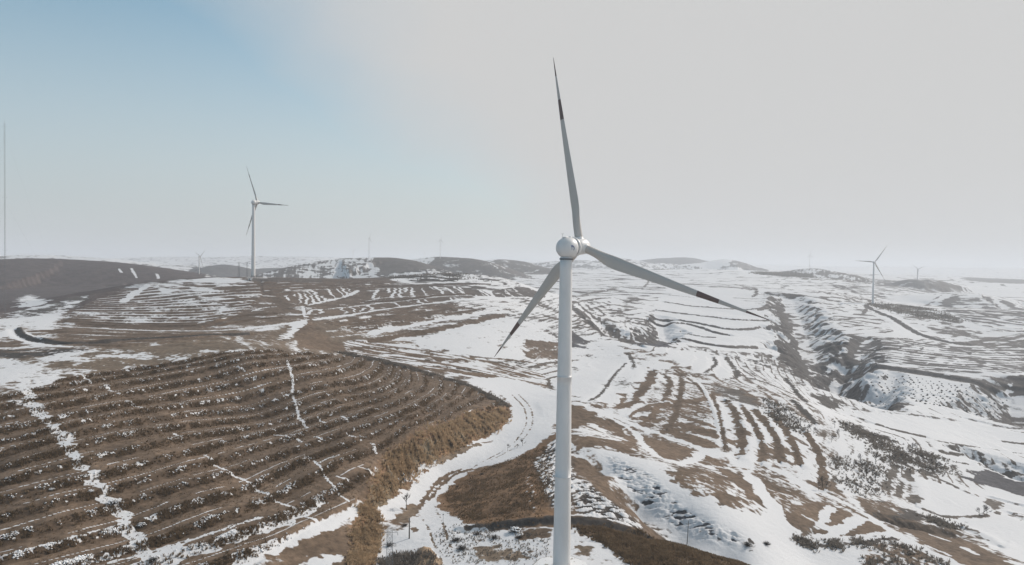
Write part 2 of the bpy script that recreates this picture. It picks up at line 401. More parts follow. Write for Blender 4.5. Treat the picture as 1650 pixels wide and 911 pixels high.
def terr(poly, guides, counts, fn, edge=2.0, sm=2, wig=0.0):
    """rows running between guide lines: fn(phase, row, run, x, y) -> (snow, snow weight, colour, colour weight, rise)"""
    P = W(poly); Pc = smooth(np.vstack([P, P[:1]]), 1)
    a, b = win(Pc, edge * 2); x = X[a, b]; y = Y[a, b]
    d, _, _ = sdist(x, y, Pc); ins = inside(x, y, Pc[:-1])
    wt = np.where(ins, sst(0, edge, d), 0.0)
    G = [smooth(W(g), sm) for g in guides]
    if G[0][0][0] > G[0][-1][0]: G = [g[::-1] for g in G]
    SD = []
    for g in G:
        # carry both ends on so that the sign holds beyond them
        e0 = g[0] + (g[0] - g[1]) / (np.hypot(*(g[0] - g[1])) + 1e-9) * 400; e1 = g[-1] + (g[-1] - g[-2]) / (np.hypot(*(g[-1] - g[-2])) + 1e-9) * 400
        dd, sg, run = sdist(x, y, np.vstack([e0, g, e1])); SD.append((dd * sg, run))
    phi = np.zeros(x.shape); done = np.zeros(x.shape, bool)
    for k in range(len(G) - 1):
        s0, s1 = SD[k][0], SD[k + 1][0]
        t = s0 / np.where(np.abs(s0 - s1) < 1e-6, 1e-6, s0 - s1)
        m = (s0 >= 0) & (s1 < 0) & ~done
        phi = np.where(m, counts[k] + t * (counts[k + 1] - counts[k]), phi); done |= m
    gap0 = np.median(np.abs((SD[0][0] - SD[1][0])[ins])) / (counts[1] - counts[0]) if ins.any() else 5
    lo = (SD[0][0] < 0) & ~done; phi = np.where(lo, counts[0] + SD[0][0] / gap0, phi)
    hi = (SD[-1][0] >= 0) & ~done; phi = np.where(hi, counts[-1] + SD[-1][0] / gap0, phi)
    phi = phi + 0.05 * fbm(x, y, 30, 2, 3) + wig * fbm(x, y, 9, 3, 4)
    row = np.floor(phi); ph = phi - row
    run = SD[0][1]
    s, sw, c, cw, rise = fn(ph, row, run, x, y)
    if s is not None:
        sw = sw * wt; S[a, b] = S[a, b] * (1 - sw) + s * sw
    if c is not None:
        cw = (cw * wt)[..., None]; C[a, b] = C[a, b] * (1 - cw) + c * cw
    if rise is not None: DZ[a, b] += rise * wt
    TERR.append((a, b, phi, wt))
    return a, b, phi, wt
# ---- far ridges
def ridge_paint(k, R, u0, u1, s, col, rough=1.0, streak=0.0):
    P, zc, slp, rnd = RG[k]
    a, b = win(P, R); x = X[a, b]; y = Y[a, b]
    d, _ = seg_dist(x, y, P)
    t0, t1 = ray(u0, 430)[0], ray(u1, 430)[0]; c = x / np.maximum(y, 1)
    wt = (1 - sst(R * .75, R, d + R * .12 * fbm(x, y, R * .3, 3, 77))) * sst(t0 - .004, t0 + .004, c + .006 * fbm(x, y, R * .2, 3, 78)) * (1 - sst(t1 - .004, t1 + .004, c))
    sv = s
    if streak:
        sv = s - .1 + streak * fbm(c * 3000 + d * .12, d * .12, 6, 4, 79)
    S[a, b] = S[a, b] * (1 - wt) + sv * wt
    C[a, b] = C[a, b] * (1 - wt[..., None]) + np.asarray(col) * wt[..., None]
    ROUGH[a, b] = ROUGH[a, b] * (1 - wt) + rough * wt
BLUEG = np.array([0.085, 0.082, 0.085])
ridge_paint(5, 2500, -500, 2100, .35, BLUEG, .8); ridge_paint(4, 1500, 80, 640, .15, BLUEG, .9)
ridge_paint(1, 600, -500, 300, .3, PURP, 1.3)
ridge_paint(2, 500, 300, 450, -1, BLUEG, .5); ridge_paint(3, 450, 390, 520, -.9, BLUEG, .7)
ridge_paint(9, 900, 840, 1060, 0, BLUEG, 1.4); ridge_paint(10, 700, 1010, 1150, -.8, BLUEG, 1.0)  # grey on the second hill deepened to stand for its shading
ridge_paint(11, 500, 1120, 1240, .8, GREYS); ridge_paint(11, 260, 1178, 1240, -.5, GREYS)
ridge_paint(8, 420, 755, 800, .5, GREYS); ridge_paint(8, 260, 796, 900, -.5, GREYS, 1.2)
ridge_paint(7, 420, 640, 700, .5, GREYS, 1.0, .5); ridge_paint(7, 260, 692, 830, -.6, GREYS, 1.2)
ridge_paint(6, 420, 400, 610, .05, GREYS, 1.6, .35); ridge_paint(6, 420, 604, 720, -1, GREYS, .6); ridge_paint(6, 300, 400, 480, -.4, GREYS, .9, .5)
ridge_paint(12, 420, 1240, 1420, -.05, GREYS, 1.3, .35); ridge_paint(13, 420, 1420, 1550, -.3, BLUEG, .9); ridge_paint(13, 130, 1495, 1550, -.4, GREYS)  # greys painted on these hills stand in for shading on their faces
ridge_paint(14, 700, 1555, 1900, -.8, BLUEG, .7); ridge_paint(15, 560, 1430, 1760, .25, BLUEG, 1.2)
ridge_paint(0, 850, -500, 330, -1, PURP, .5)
for px in ([(211,433),(216,441),(220,448)], [(252,442),(256,449)], [(192,434),(196,440)]):
    line(px, 5, .8, sm=1)
# plateau far to the right of the tower
for px, w, s in (([(1056,432),(1120,433),(1170,432),(1200,435)],30,-.5), ([(1064,441),(1130,442),(1180,441)],16,-.3), ([(1078,446.5),(1150,447)],12,-.4), ([(1090,452),(1170,454)],10,-.3),
    ([(1110,456),(1190,459)],7,-.3), ([(1120,460),(1150,462),(1190,463),(1206,462)],6,-.4), ([(1120,466),(1180,470),(1206,470),(1214,465)],6,-.5), ([(1110,463),(1170,466),(1200,467)],4,-.4),
    ([(1185,459),(1200,462),(1208,466)],6,-.5), ([(1182,462),(1195,466),(1204,469)],5,-.5), ([(1160,480),(1206,480.5),(1220,475),(1216,464)],8,-.7), ([(1215,460),(1232,460)],16,-.6),
    ([(1050,464),(1070,463.5),(1100,463.5)],9,-.8), ([(985,464),(1010,461),(1038,463)],12,-.7), ([(990,458),(1020,456)],8,-.4), ([(960,452),(1000,450),(1030,452)],10,-.2),
    ([(1038,463),(1046,452),(1044,448)],6,-.5), ([(1255,458),(1330,462),(1290,459)],9,-.5), ([(1236,471),(1280,474),(1330,482)],14,-.5), ([(1260,452),(1330,456),(1360,466)],16,-.3),
    ([(1300,468),(1340,471)],6,-.4), ([(1330,455),(1360,462),(1385,475)],14,-.5), ([(1340,470),(1380,478),(1403,487)],9,-.6)):
    line(px, w, s, DARK if w > 12 else GREYS, gate=.35 if w > 13 else .12, sm=1, jit=.5)
area([(1215,443),(1240,440),(1290,440),(1314,447),(1270,446)], -.8, BUSH, jit=12, soft=10)
# snowy terraces between the two gullies
T = [([(1070,487),(1110,493),(1170,498),(1212,499),(1230,498),(1240,492)],5,2.), ([(1058,500),(1130,509),(1180,516),(1230,517),(1272,515)],5,2.2),
     ([(1050,508),(1090,515),(1140,523),(1170,530),(1206,532),(1230,526),(1276,521)],6,2.5), ([(1046,512),(1080,521),(1110,522),(1138,531),(1160,538),(1176,540)],6,2.5),
     ([(1026,526),(1060,532)],6,2.), ([(1086,540),(1120,551),(1160,558),(1190,560),(1220,560)],8,2.8), ([(1098,536),(1130,542),(1152,544)],4,1.5), ([(1078,476),(1120,480),(1150,482)],3,1.)]
area([(1068,478),(1150,476),(1205,486),(1236,500),(1268,508),(1282,522),(1262,545),(1248,566),(1200,570),(1120,560),(1080,536),(1040,530),(1022,540),(1010,552),(1026,522),(1046,505)], 1.2, jit=5, soft=5, rough=.4)
area([(1075,462),(1180,464),(1215,472),(1205,482),(1120,478),(1070,474)], 1.1, jit=5, rough=.5)
for px, w, bk in T: line(px, w * .72, -1, GREYS, bank=bk, jit=.4, gate=0, sm=2)
line([(1222,499),(1240,494),(1240,484),(1246,478)], 12, -.7, GREYS, bank=2)
area([(1240,482),(1262,486),(1290,515),(1312,545),(1322,566),(1304,556),(1278,530),(1256,508)], -.25, GREYS, jit=8, soft=8, rough=1.6)
area([(1254,548),(1275,540),(1298,556),(1314,578),(1322,600),(1308,610),(1290,612),(1268,592),(1256,566)], -.75, DARK, jit=5, soft=5, rough=1.2)
area([(1322,556),(1345,541),(1396,540),(1402,552),(1378,575),(1346,592),(1332,580)], -.15, DARK, jit=6, soft=6, rough=1.5)  # shade of the gully's right wall, put in as dark ground colour
area([(1340,602),(1380,586),(1392,602),(1372,625),(1350,634),(1334,625)], -.45, DARK, jit=5, soft=5, rough=1.4)  # same wall further down, its shade also painted dark
area([(1396,648),(1406,634),(1432,640),(1460,648),(1474,655),(1412,657)], -.95, DARK, jit=3, soft=3)
area([(1380,628),(1392,615),(1402,622),(1396,634)], -.8, DARK, jit=2, soft=3)
area([(1318,636),(1356,644),(1368,657),(1318,653)], -.5, DARK, jit=4, soft=4, rough=1.5)
area([(1600,640),(1625,612),(1655,600),(1665,690),(1610,682),(1598,665)], -.3, DARK, jit=6, soft=5, rough=1.8)  # shadowed ravine wall, darkened in the ground colour
area([(1028,557),(1045,541),(1062,534),(1076,541),(1088,557),(1070,561)], -.85, np.array([.07,.072,.085]), jit=4, soft=5)
area([(1185,572),(1235,578),(1245,592),(1200,590)], 0, DARK, jit=6, soft=6, rough=1.5)
# ground between tower and first gully
for px, w, bk in (([(915,478),(950,472),(992,466)],12,2), ([(915,489),(955,482),(992,479)],5,1), ([(918,489),(946,514),(968,532),(990,541),(1030,556)],9,2), ([(928,500),(950,518),(980,536)],4,1)):
    line(px, w, -.7, GREYS, bank=bk, jit=.6)
area([(985,530),(972,520),(985,500),(1010,478),(1042,474),(1034,490),(1002,510)], -.2, GREYS, jit=8, soft=8, rough=1.6)
area([(1000,545),(1040,500),(1060,490),(1040,520),(1010,548)], .1, GREYS, jit=8, soft=8, rough=1.8)
area([(914,528),(930,540),(946,562),(914,570)], -.6, np.array([.075,.075,.085]), jit=5, soft=5)
def dirt_rows(phs=.5, cov=.5, dark=GREYS, rise=.8, w=.22, dash=3.0, seed=0, rough=None):
    def fn(ph, row, run, x, y):
        k = np.exp(-((ph - phs) / w) ** 2)
        n = vn(run / dash + row * 17.3, row * 3.7 + 0.5, 90 + seed)
        g = sst(-.9 + 1.6 * (1 - cov) - .2, -.9 + 1.6 * (1 - cov) + .3, n)
        up_ = rise * (sst(.0, .35, ph) - ph)
        return -.9, k * g, dark, np.full(x.shape, .7), up_
    return fn
def stripes(cov=.5, s1=.9, s0=-.8, col=None, w=.25):
    def fn(ph, row, run, x, y):
        n = vn(row * 5.1 + .5, run / 60 + row * .7, 93); ww = w * (1 + .8 * n)
        k = np.clip(1 - np.abs(ph - .5) / np.maximum(ww, .03), 0, 1); k = sst(0, .5, k) * sst(-.3, .2, n)
        return s0 + (s1 - s0) * k, np.ones(x.shape), (GREYS if col is None else col), np.zeros(x.shape), None
    return fn
terr([(930,487),(988,482),(985,498),(955,520),(925,506)], [[(918,500),(950,525),(975,535)], [(985,482),(1010,492),(1020,500)]], [0, 9], dirt_rows(.5,.7,GREYS,.4,.25,20))
# right-hand hillside: plantation rows
area([(1440,476),(1500,474),(1540,478),(1500,488),(1440,488)], 1, jit=10)
area([(1400,489),(1440,490.5),(1480,495),(1520,503.5),(1548,513),(1556,521),(1530,521),(1490,513),(1450,506),(1410,497)], -.35, DARK, jit=6, soft=8, rough=1.9)
area([(1450,506),(1550,522),(1600,538),(1598,547),(1554,552),(1510,546),(1470,528)], .2, GREYS, jit=6, soft=8, rough=1.7)
area([(1420,505),(1450,515),(1480,535),(1500,545),(1460,545),(1440,528)], 1, jit=5, rough=.7)
terr([(1340,502),(1400,506),(1428,516),(1448,538),(1410,531),(1385,526),(1342,519)], [[(1335,521),(1400,531),(1450,541)], [(1335,503),(1400,505),(1435,512)]], [0, 6], dirt_rows(.5,.75,GREYS,.9,.22,9))
terr([(1320,476),(1380,482),(1392,492),(1345,500),(1320,497)], [[(1310,500),(1350,502),(1400,506)], [(1310,477),(1350,478),(1390,482)]], [0, 5], dirt_rows(.5,.5,GREYS,.9,.22,6))
terr([(1385,553),(1400,545),(1450,545),(1520,558),(1600,560),(1665,548),(1665,602),(1600,606),(1540,601),(1480,593),(1420,583),(1388,574)],
     [[(1375,583),(1420,591),(1500,604),(1600,617),(1665,615)], [(1385,545),(1450,549),(1520,561),(1600,563),(1665,560)]], [0, 13], dirt_rows(.45,.75,BLUEG,.8,.3,4))
terr([(1556,553),(1600,545),(1665,533),(1665,558),(1600,562)], [[(1550,560),(1600,566),(1665,562)], [(1550,553),(1600,540),(1665,528)]], [0, 5], dirt_rows(.5,.9,GREYS,.8,.3,30))
terr([(1430,492),(1500,478),(1560,474),(1610,482),(1665,500),(1665,532),(1600,533),(1560,518),(1520,500),(1480,492)],
     [[(1440,500),(1520,516),(1600,540),(1665,545)], [(1430,489),(1500,476),(1560,472.5),(1640,492)]], [0, 15], dirt_rows(.5,.8,BLUEG,1.0,.3,9))
for px, w, bk in (([(1394,492),(1410,502),(1440,514),(1460,526),(1480,538),(1510,548),(1540,554),(1556,554)],8,3), ([(1554,554),(1596,547)],7,1.5), ([(1396,554),(1430,562),(1460,566),(1500,572),(1560,578),(1655,581)],5,1.5),
    ([(1598,533),(1655,534)],4,1), ([(1410,545),(1440,545),(1470,547)],4,1), ([(1380,583),(1420,591),(1460,598),(1500,604),(1540,610),(1570,615),(1608,617)],8,3.2),
    ([(1410,629),(1450,630),(1480,632),(1510,636),(1540,640),(1560,650),(1590,660),(1602,674)],2.5,1), ([(1400,488),(1395,500),(1390,508)],6,0), ([(1560,500),(1600,512),(1655,522)],4,1)):
    line(px, w, -.9, GREYS, bank=bk, jit=.35)
area([(1400,600),(1420,594),(1500,609),(1600,622),(1640,606),(1610,640),(1598,665),(1600,680),(1500,658),(1440,640),(1410,627)], 1.1, jit=2, rough=.5)
# the broad white fields below it
area([(1380,668),(1480,665),(1560,678),(1660,700),(1660,735),(1600,728),(1540,715),(1480,708),(1420,690)], 1.2, jit=3, rough=.5)
for px, w, s in (([(1386,674),(1420,686),(1456,696),(1488,703)],3.2,-.9), ([(1510,710),(1560,718),(1600,723),(1655,731)],2,-.8), ([(1520,728),(1562,736)],4.5,-.5), ([(1566,736),(1596,742),(1655,753)],4,-.9),
    ([(1512,740),(1560,748)],2,-.8), ([(1370,658),(1410,662),(1460,667),(1500,672)],5,-.1), ([(1506,673),(1538,677)],5,-.4), ([(1566,676),(1620,688),(1655,692)],5,-.3), ([(1620,711),(1655,715)],3,-.6),
    ([(1485,820),(1518,832),(1542,834),(1578,833),(1610,826)],2.2,-.9), ([(1558,853),(1578,861),(1607,877)],4,-.9), ([(1625,874),(1621,881),(1607,889)],2,-.8), ([(1606,804),(1641,813)],3,-.9), ([(1636,830),(1655,838)],4,-.8),
    ([(1443,755),(1453,765),(1455,780),(1447,796),(1441,800),(1430,796),(1426,786)],2.2,-1), ([(1459,757),(1467,770),(1473,785),(1475,810)],5,-1), ([(1478,758),(1510,770),(1540,785),(1560,795)],2.5,-.8), ([(1405,690),(1440,700),(1460,708)],2,-.8)):
    line(px, w, s, GREYS, bank=.8 if w > 2.5 else .3, jit=.6, gate=.1)
area([(1352,682),(1375,682),(1395,700),(1430,700),(1442,714),(1400,716),(1375,706)], -.35, DARK, jit=4, soft=3, rough=1.8)
area([(1385,678),(1392,690),(1388,700),(1380,690)], -.6, DARK, jit=2, soft=2, rough=1.5)
area([(1396,708),(1430,712),(1450,720),(1500,728),(1530,742),(1535,762),(1480,762),(1430,748),(1400,730)], .0, DARK, jit=4, soft=3, rough=2.0)
area([(1530,742),(1560,755),(1580,770),(1560,775),(1535,765)], .1, DARK, jit=4, soft=3, rough=1.6)
area([(1552,770),(1572,762),(1590,757),(1613,768),(1630,775),(1665,780),(1665,804),(1617,792),(1594,782),(1568,776)], -.95, np.array([.062,.06,.068]), jit=2.5, soft=2)
area([(1574,803),(1590,802),(1607,806),(1623,824),(1598,829),(1590,818)], -.85, GREYS, jit=3, soft=2)
area([(1425,756),(1440,755),(1440,780),(1430,795),(1423,780)], -.8, GREYS, jit=1.5, soft=1, rough=1.3)
area([(1436,827),(1460,820),(1484,821),(1488,838),(1440,835)], -.5, DARK, jit=2, soft=1.5, rough=1.3)
area([(1485,834),(1511,832),(1538,843),(1558,847),(1534,853),(1510,847)], -.75, DARK, jit=2, soft=1.5, rough=1.4)
area([(1475,770),(1540,785),(1580,805),(1590,825),(1540,830),(1500,822),(1480,800)], 1.1, jit=2, rough=.5)
area([(1565,850),(1620,835),(1665,842),(1665,905),(1640,905),(1600,880)], 1.1, jit=2, rough=.6)
area([(1340,735),(1420,740),(1425,790),(1400,800),(1340,790)], .4, GREYS, jit=4, rough=1.5)
# ridge fields to the right of the tower
area([(914,560),(1010,562),(1050,580),(1040,610),(1000,640),(960,650),(914,650)], .72, GREYS, jit=4, rough=1.15)
area([(1005,558),(1060,568),(1120,598),(1200,636),(1262,664),(1250,676),(1180,652),(1110,617),(1040,596)], -.1, SOIL, jit=4, soft=3, rough=1.5)
area([(1060,560),(1140,568),(1152,580),(1140,598),(1110,592),(1070,572)], 1, jit=3, rough=.7)
area([(1150,570),(1172,580),(1186,600),(1170,612),(1145,600)], .8, jit=3)
area([(1138,618),(1190,628),(1232,654),(1218,660),(1170,645)], -.5, GREYS, jit=3, soft=3, rough=1.3)
for px, w, s, col, bk in (
    ([(1150,576),(1155,586),(1146,594),(1136,601)],3.2,-1,GREYS,1), ([(1170,576),(1182,592),(1190,602),(1186,610),(1170,613)],4,-1,GREYS,1.2), ([(1192,606),(1230,616),(1272,633)],6,-.8,GREYS,0),
    ([(1266,610),(1280,628),(1300,648)],4,-.8,DARK,1), ([(1278,646),(1298,666),(1312,682)],4,-.9,DARK,1), ([(1008,586),(998,596),(988,606),(978,622),(968,636),(950,646)],2.4,-.9,GREYS,.5),
    ([(1052,598),(1052,608),(1038,622),(1026,642),(1010,656),(990,658)],6.5,-1,SOIL,1.2), ([(1070,604),(1080,614),(1078,630),(1071,646)],3.6,-1,SOIL,.8), ([(1098,606),(1099,628),(1094,646),(1090,666),(1076,690)],3.8,-1,SOIL,.8),
    ([(1020,674),(1040,676),(1056,668),(1058,656),(1076,650)],4,-.9,SOIL,.6), ([(1085,596),(1100,604),(1130,626),(1144,650),(1152,672),(1156,692)],2.0,-1,SOIL,.5),
    ([(1148,638),(1158,662),(1164,690),(1168,722)],2.0,-1,SOIL,.6), ([(1170,646),(1182,658),(1190,682),(1196,706),(1198,722),(1192,736)],4.2,-1,SOIL,1.2),
    ([(1194,654),(1214,682),(1224,702),(1230,722),(1228,746)],3.2,-1,SOIL,1.), ([(1216,662),(1234,682),(1248,700),(1256,722),(1258,742)],3.8,-1,SOIL,1.),
    ([(1242,666),(1264,690),(1274,710),(1284,730),(1290,748)],3.2,-1,SOIL,1.), ([(1298,698),(1318,724),(1326,751),(1328,787)],3.2,-1,DARK,1.), ([(1012,570),(1022,585),(1020,595)],3,-.8,GREYS,.5)):
    line(px, w, s, col, bank=bk, jit=.5, gate=0, sm=2)
line([(1110,603),(1128,618),(1141,640),(1150,660),(1156,690),(1162,718)], 2.2, 1, sm=2)
area([(1160,640),(1190,648),(1250,662),(1300,695),(1318,740),(1322,785),(1290,760),(1240,748),(1180,728),(1172,700)], .75, jit=2, soft=2, w=.7, rough=1.1)
for px, w in (([(1170,646),(1182,658),(1190,682),(1196,706),(1198,722),(1192,736)],4.0), ([(1194,654),(1214,682),(1224,702),(1230,722),(1228,746)],3.), ([(1216,662),(1234,682),(1248,700),(1256,722),(1258,742)],3.6), ([(1242,666),(1264,690),(1274,710),(1284,730),(1290,748)],3.2), ([(1298,698),(1318,724),(1326,751),(1328,787)],3.2)):
    line(px, w, -1, SOIL, jit=.5, sm=2)
for px in ([(1176,690),(1194,688)], [(1178,712),(1196,708)], [(1206,700),(1224,702)], [(1240,728),(1256,724)], [(1208,730),(1229,733)], [(1268,728),(1284,731)], [(1272,706),(1290,712)], [(1180,666),(1188,668)]):
    line(px, 5, -.55, SOIL, jit=.8, gate=.2, sm=1, rough=1.5)
area([(1088,686),(1094,679),(1158,697),(1159,711)], -1, SOIL, jit=.8, soft=.6, rough=.6)
area([(1075,697),(1086,691),(1156,715),(1158,723),(1130,724)], -1, SOIL, jit=.8, soft=.6, rough=.6)
area([(1092,667),(1154,685),(1157,693),(1096,673)], -1, SOIL, jit=.8, soft=.6, rough=.8)
terr([(1104,632),(1142,646),(1151,673),(1098,656)], [[(1095,660),(1155,678)], [(1100,630),(1145,645)]], [0, 7], dirt_rows(.5,.75,SOIL,.2,.28,3))
area([(930,660),(990,681),(1014,696),(1022,710),(1000,724),(960,718),(914,735),(914,662)], -.75, SOIL, jit=2.5, soft=1.5, rough=1.1)
area([(915,690),(945,680),(1000,700),(1002,712),(950,705),(920,705)], .6, jit=3, soft=2, w=.8)
area([(1032,700),(1112,723),(1118,727),(1104,739),(1072,742),(1050,729),(1036,713)], -1, SOIL, jit=1, soft=.8, rough=.7)
area([(1020,705),(1026,722),(1010,732),(990,728),(1000,718)], -.8, SOIL, jit=1.5)
area([(1074,761),(1112,753),(1170,765),(1200,791),(1228,819),(1212,830),(1170,816),(1120,804),(1082,782)], -.45, SOIL, jit=2.5, soft=1.5, rough=1.7)
area([(1150,752),(1205,770),(1240,820),(1226,818),(1200,790),(1170,765)], -.8, SOIL, jit=1.5, soft=1, rough=1.2)
area([(1120,735),(1148,735),(1180,748),(1160,752),(1125,748)], -.7, SOIL, jit=1.5, rough=1.2)
area([(1220,772),(1264,784),(1300,806),(1342,815),(1300,822),(1264,830),(1244,806)], -.4, SOIL, jit=2.5, soft=1.5, rough=1.6)
area([(1268,826),(1290,812),(1318,806),(1328,818),(1320,843),(1300,860),(1272,850)], -.85, SOIL, jit=1.5, rough=1.2)
area([(1344,817),(1380,831),(1352,855),(1320,867),(1300,864),(1326,848),(1336,835)], -1, SOIL, jit=1, rough=.7)
area([(1354,862),(1380,850),(1392,838),(1420,844),(1430,853),(1410,862),(1390,868)], -1, SOIL, jit=1, rough=.7)
area([(1180,736),(1230,745),(1290,775),(1330,790),(1330,800),(1280,785),(1220,760)], .3, SOIL, jit=2, rough=1.6)
area([(1452,836),(1500,847),(1540,862),(1580,885),(1640,911),(1665,930),(1560,930),(1530,900),(1480,872),(1446,850)], -.9, SOIL, jit=2, soft=1, rough=1.2)
area([(1380,885),(1440,872),(1500,890),(1560,930),(1380,930)], -.35, SOIL, jit=2.5, soft=1.5, rough=1.9)
area([(1225,862),(1260,862),(1330,880),(1400,885),(1380,911),(1340,935),(1215,935),(1215,880)], 1, jit=1.5, rough=.7)
for px, w in (([(1355,858),(1372,848),(1388,842)],2.2), ([(1294,831),(1308,838),(1322,846)],1.2), ([(1322,848),(1330,830),(1338,818)],3.2), ([(1470,845),(1490,852)],2.), ([(1500,862),(1530,872)],2), ([(1490,878),(1530,895)],1.6), ([(1556,884),(1572,893)],3)):
    line(px, w, .9, jit=.5, sm=1)
# roads on the ridge
line([(925,648),(1000,676),(1060,697),(1130,724),(1172,730),(1230,747),(1290,777),(1340,800),(1400,830),(1440,858),(1470,877),(1520,900),(1570,925)], 4.6, .75, SOILL, jit=.45, rough=1.3)
line([(935,652),(990,676),(1015,690),(1029,703),(1034,714),(1048,728),(1070,742),(1100,747),(1122,740),(1136,728)], 3.6, .9, jit=.35)
line([(1206,765),(1230,795),(1248,821),(1254,845),(1252,860)], 6, .95, jit=.3)
line([(1402,834),(1364,844),(1342,861),(1322,870)], 4.2, .95, jit=.4)
line([(1280,867),(1320,873),(1360,871),(1410,865),(1445,859)], 3.8, .95, jit=.4)
line([(1284,872),(1320,880),(1370,878),(1440,868)], 1.8, -.9, DARK, jit=.7)
line([(1170,752),(1230,760),(1300,790),(1360,815),(1400,836)], 1.6, -.7, SOIL, gate=.35, jit=.8)
area([(1244,826),(1258,826),(1268,862),(1240,865)], 1, jit=1.5)
area([(1197,872),(1212,869),(1214,890),(1202,888)], -1, DARK * .7, jit=.8, soft=.6)
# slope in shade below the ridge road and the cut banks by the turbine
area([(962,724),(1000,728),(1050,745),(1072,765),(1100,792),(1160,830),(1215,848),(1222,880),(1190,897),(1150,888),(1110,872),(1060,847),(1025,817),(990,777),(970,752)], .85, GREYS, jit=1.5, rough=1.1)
def aniso(px, s0, amp, ang, lng, sh, col=None, dz=0.0, w=1.0, seed=0, soft=2.0):
    P = W(px); Pc = smooth(np.vstack([P, P[:1]]), 2)
    a, b = win(Pc, 4); x = X[a, b]; y = Y[a, b]
    d, _, _ = sdist(x, y, Pc); wt = w * np.where(inside(x, y, Pc[:-1]), sst(0, soft * 2, d), 0)
    c, q = math.cos(math.radians(ang)), math.sin(math.radians(ang))
    xr = (x * c + y * q) / lng; yr = (-x * q + y * c) / sh
    n = fbm(xr, yr, 1, 3, 101 + seed, .6)
    if s0 is not None: S[a, b] = S[a, b] * (1 - wt) + (s0 + amp * n) * wt
    if col is not None: C[a, b] = C[a, b] * (1 - wt[..., None]) + np.asarray(col) * wt[..., None]
    DZ[a, b] += dz * n * wt
area([(1100,860),(1190,885),(1170,892),(1120,878)], .7, w=.5)
aniso([(968,728),(1000,735),(1050,760),(1090,800),(1150,840),(1210,862),(1205,888),(1150,884),(1110,868),(1060,843),(1025,813),(990,773)], .42, 1.05, -12, 3.2, .7, np.array([.085,.085,.095]), dz=.5)  # bluish dark streaks paint the slope's blue shade into its colour
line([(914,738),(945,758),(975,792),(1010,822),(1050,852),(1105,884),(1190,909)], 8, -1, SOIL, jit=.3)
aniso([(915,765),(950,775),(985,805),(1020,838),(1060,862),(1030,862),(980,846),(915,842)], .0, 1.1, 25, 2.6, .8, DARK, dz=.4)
# mound between road and pad
area([(715,792),(740,771),(770,757),(800,751),(822,743),(850,729),(880,706),(915,690),(915,845),(870,845),(800,850),(755,850),(735,836),(715,816),(702,806)], -1, ORANGE * .8, jit=1.2, rough=.8)
aniso([(850,745),(895,700),(935,730),(935,838),(890,838),(868,800)], .0, 1.1, 60, 2.6, .8, DARK, dz=.4)
aniso([(830,770),(872,760),(880,838),(840,838)], -.75, .8, 60, 2.2, .7, None, dz=.2)
line([(750,853),(800,848),(870,841),(940,841),(1000,850),(1040,866)], 2.4, -1, DARK, bank=1.4, jit=.4)
# pad
area([(700,875),(712,818),(735,838),(755,852),(800,855),(870,852),(930,852),(985,868),(1030,900),(1060,940),(690,940)], .75, SOILL, jit=1.5, rough=1.5)
area([(930,846),(985,852),(1050,868),(1110,886),(1200,911),(1230,940),(1050,940),(1010,905),(985,878),(940,862)], -.95, SOIL * .85, jit=1.5, rough=1.0)
area([(765,885),(800,880),(850,884),(856,893),(830,905),(780,908),(758,898)], -.7, SOILL, jit=1.5, rough=1.4)
area([(840,852),(880,856),(886,868),(850,870),(836,862)], -.4, SOIL, jit=1.5, rough=1.5)
area([(930,880),(950,878),(955,892),(930,895)], -.7, SOILL, jit=1.2)
# saddle: streaky ground between terraced hill and tower
area([(640,548),(700,536),(800,512),(850,520),(892,545),(897,560),(842,580),(790,584),(740,572),(690,562)], .75, SOIL, jit=5, soft=4, rough=1.35)
area([(845,549),(870,549.5),(905,553),(905,581),(857,580),(842,571)], -.75, SOIL, jit=2, soft=2, rough=1.3)
aniso([(560,545),(640,550),(740,575),(850,590),(890,610),(900,640),(830,625),(760,612),(690,598),(600,580),(540,565)], -.05, 1.0, -8, 22, 2.2, SOIL)
aniso([(745,612),(830,620),(905,625),(905,690),(860,712),(835,700),(840,660),(815,640)], .75, .7, -5, 12, 2.0, SOIL)
for px, w, s, col in (([(640,583),(680,588),(740,594),(800,604),(850,613)],2.2,.9,None), ([(650,588),(720,598),(790,608)],6,-1,SOIL), ([(700,590),(740,594),(770,600)],2.5,-.8,DARK), ([(690,580),(712,582),(700,577)],5,-.9,SOIL*.8),
    ([(730,584),(745,578),(752,583)],4,-.9,SOIL*.8), ([(853,592),(890,584),(930,580)],3.5,-1,GREYS), ([(855,589),(890,580),(910,578)],2,1,None), ([(832,634),(840,642),(846,655)],1.2,-.9,GREYS), ([(884,612),(886,628),(890,638)],2,-1,GREYS), ([(825,690),(830,682)],1.2,-.9,GREYS), ([(850,665),(853,675)],1,-.9,GREYS),
    ([(760,575),(800,578),(850,583),(890,592)],3,-.6,SOIL)):
    line(px, w, s, col, jit=.5, sm=2)
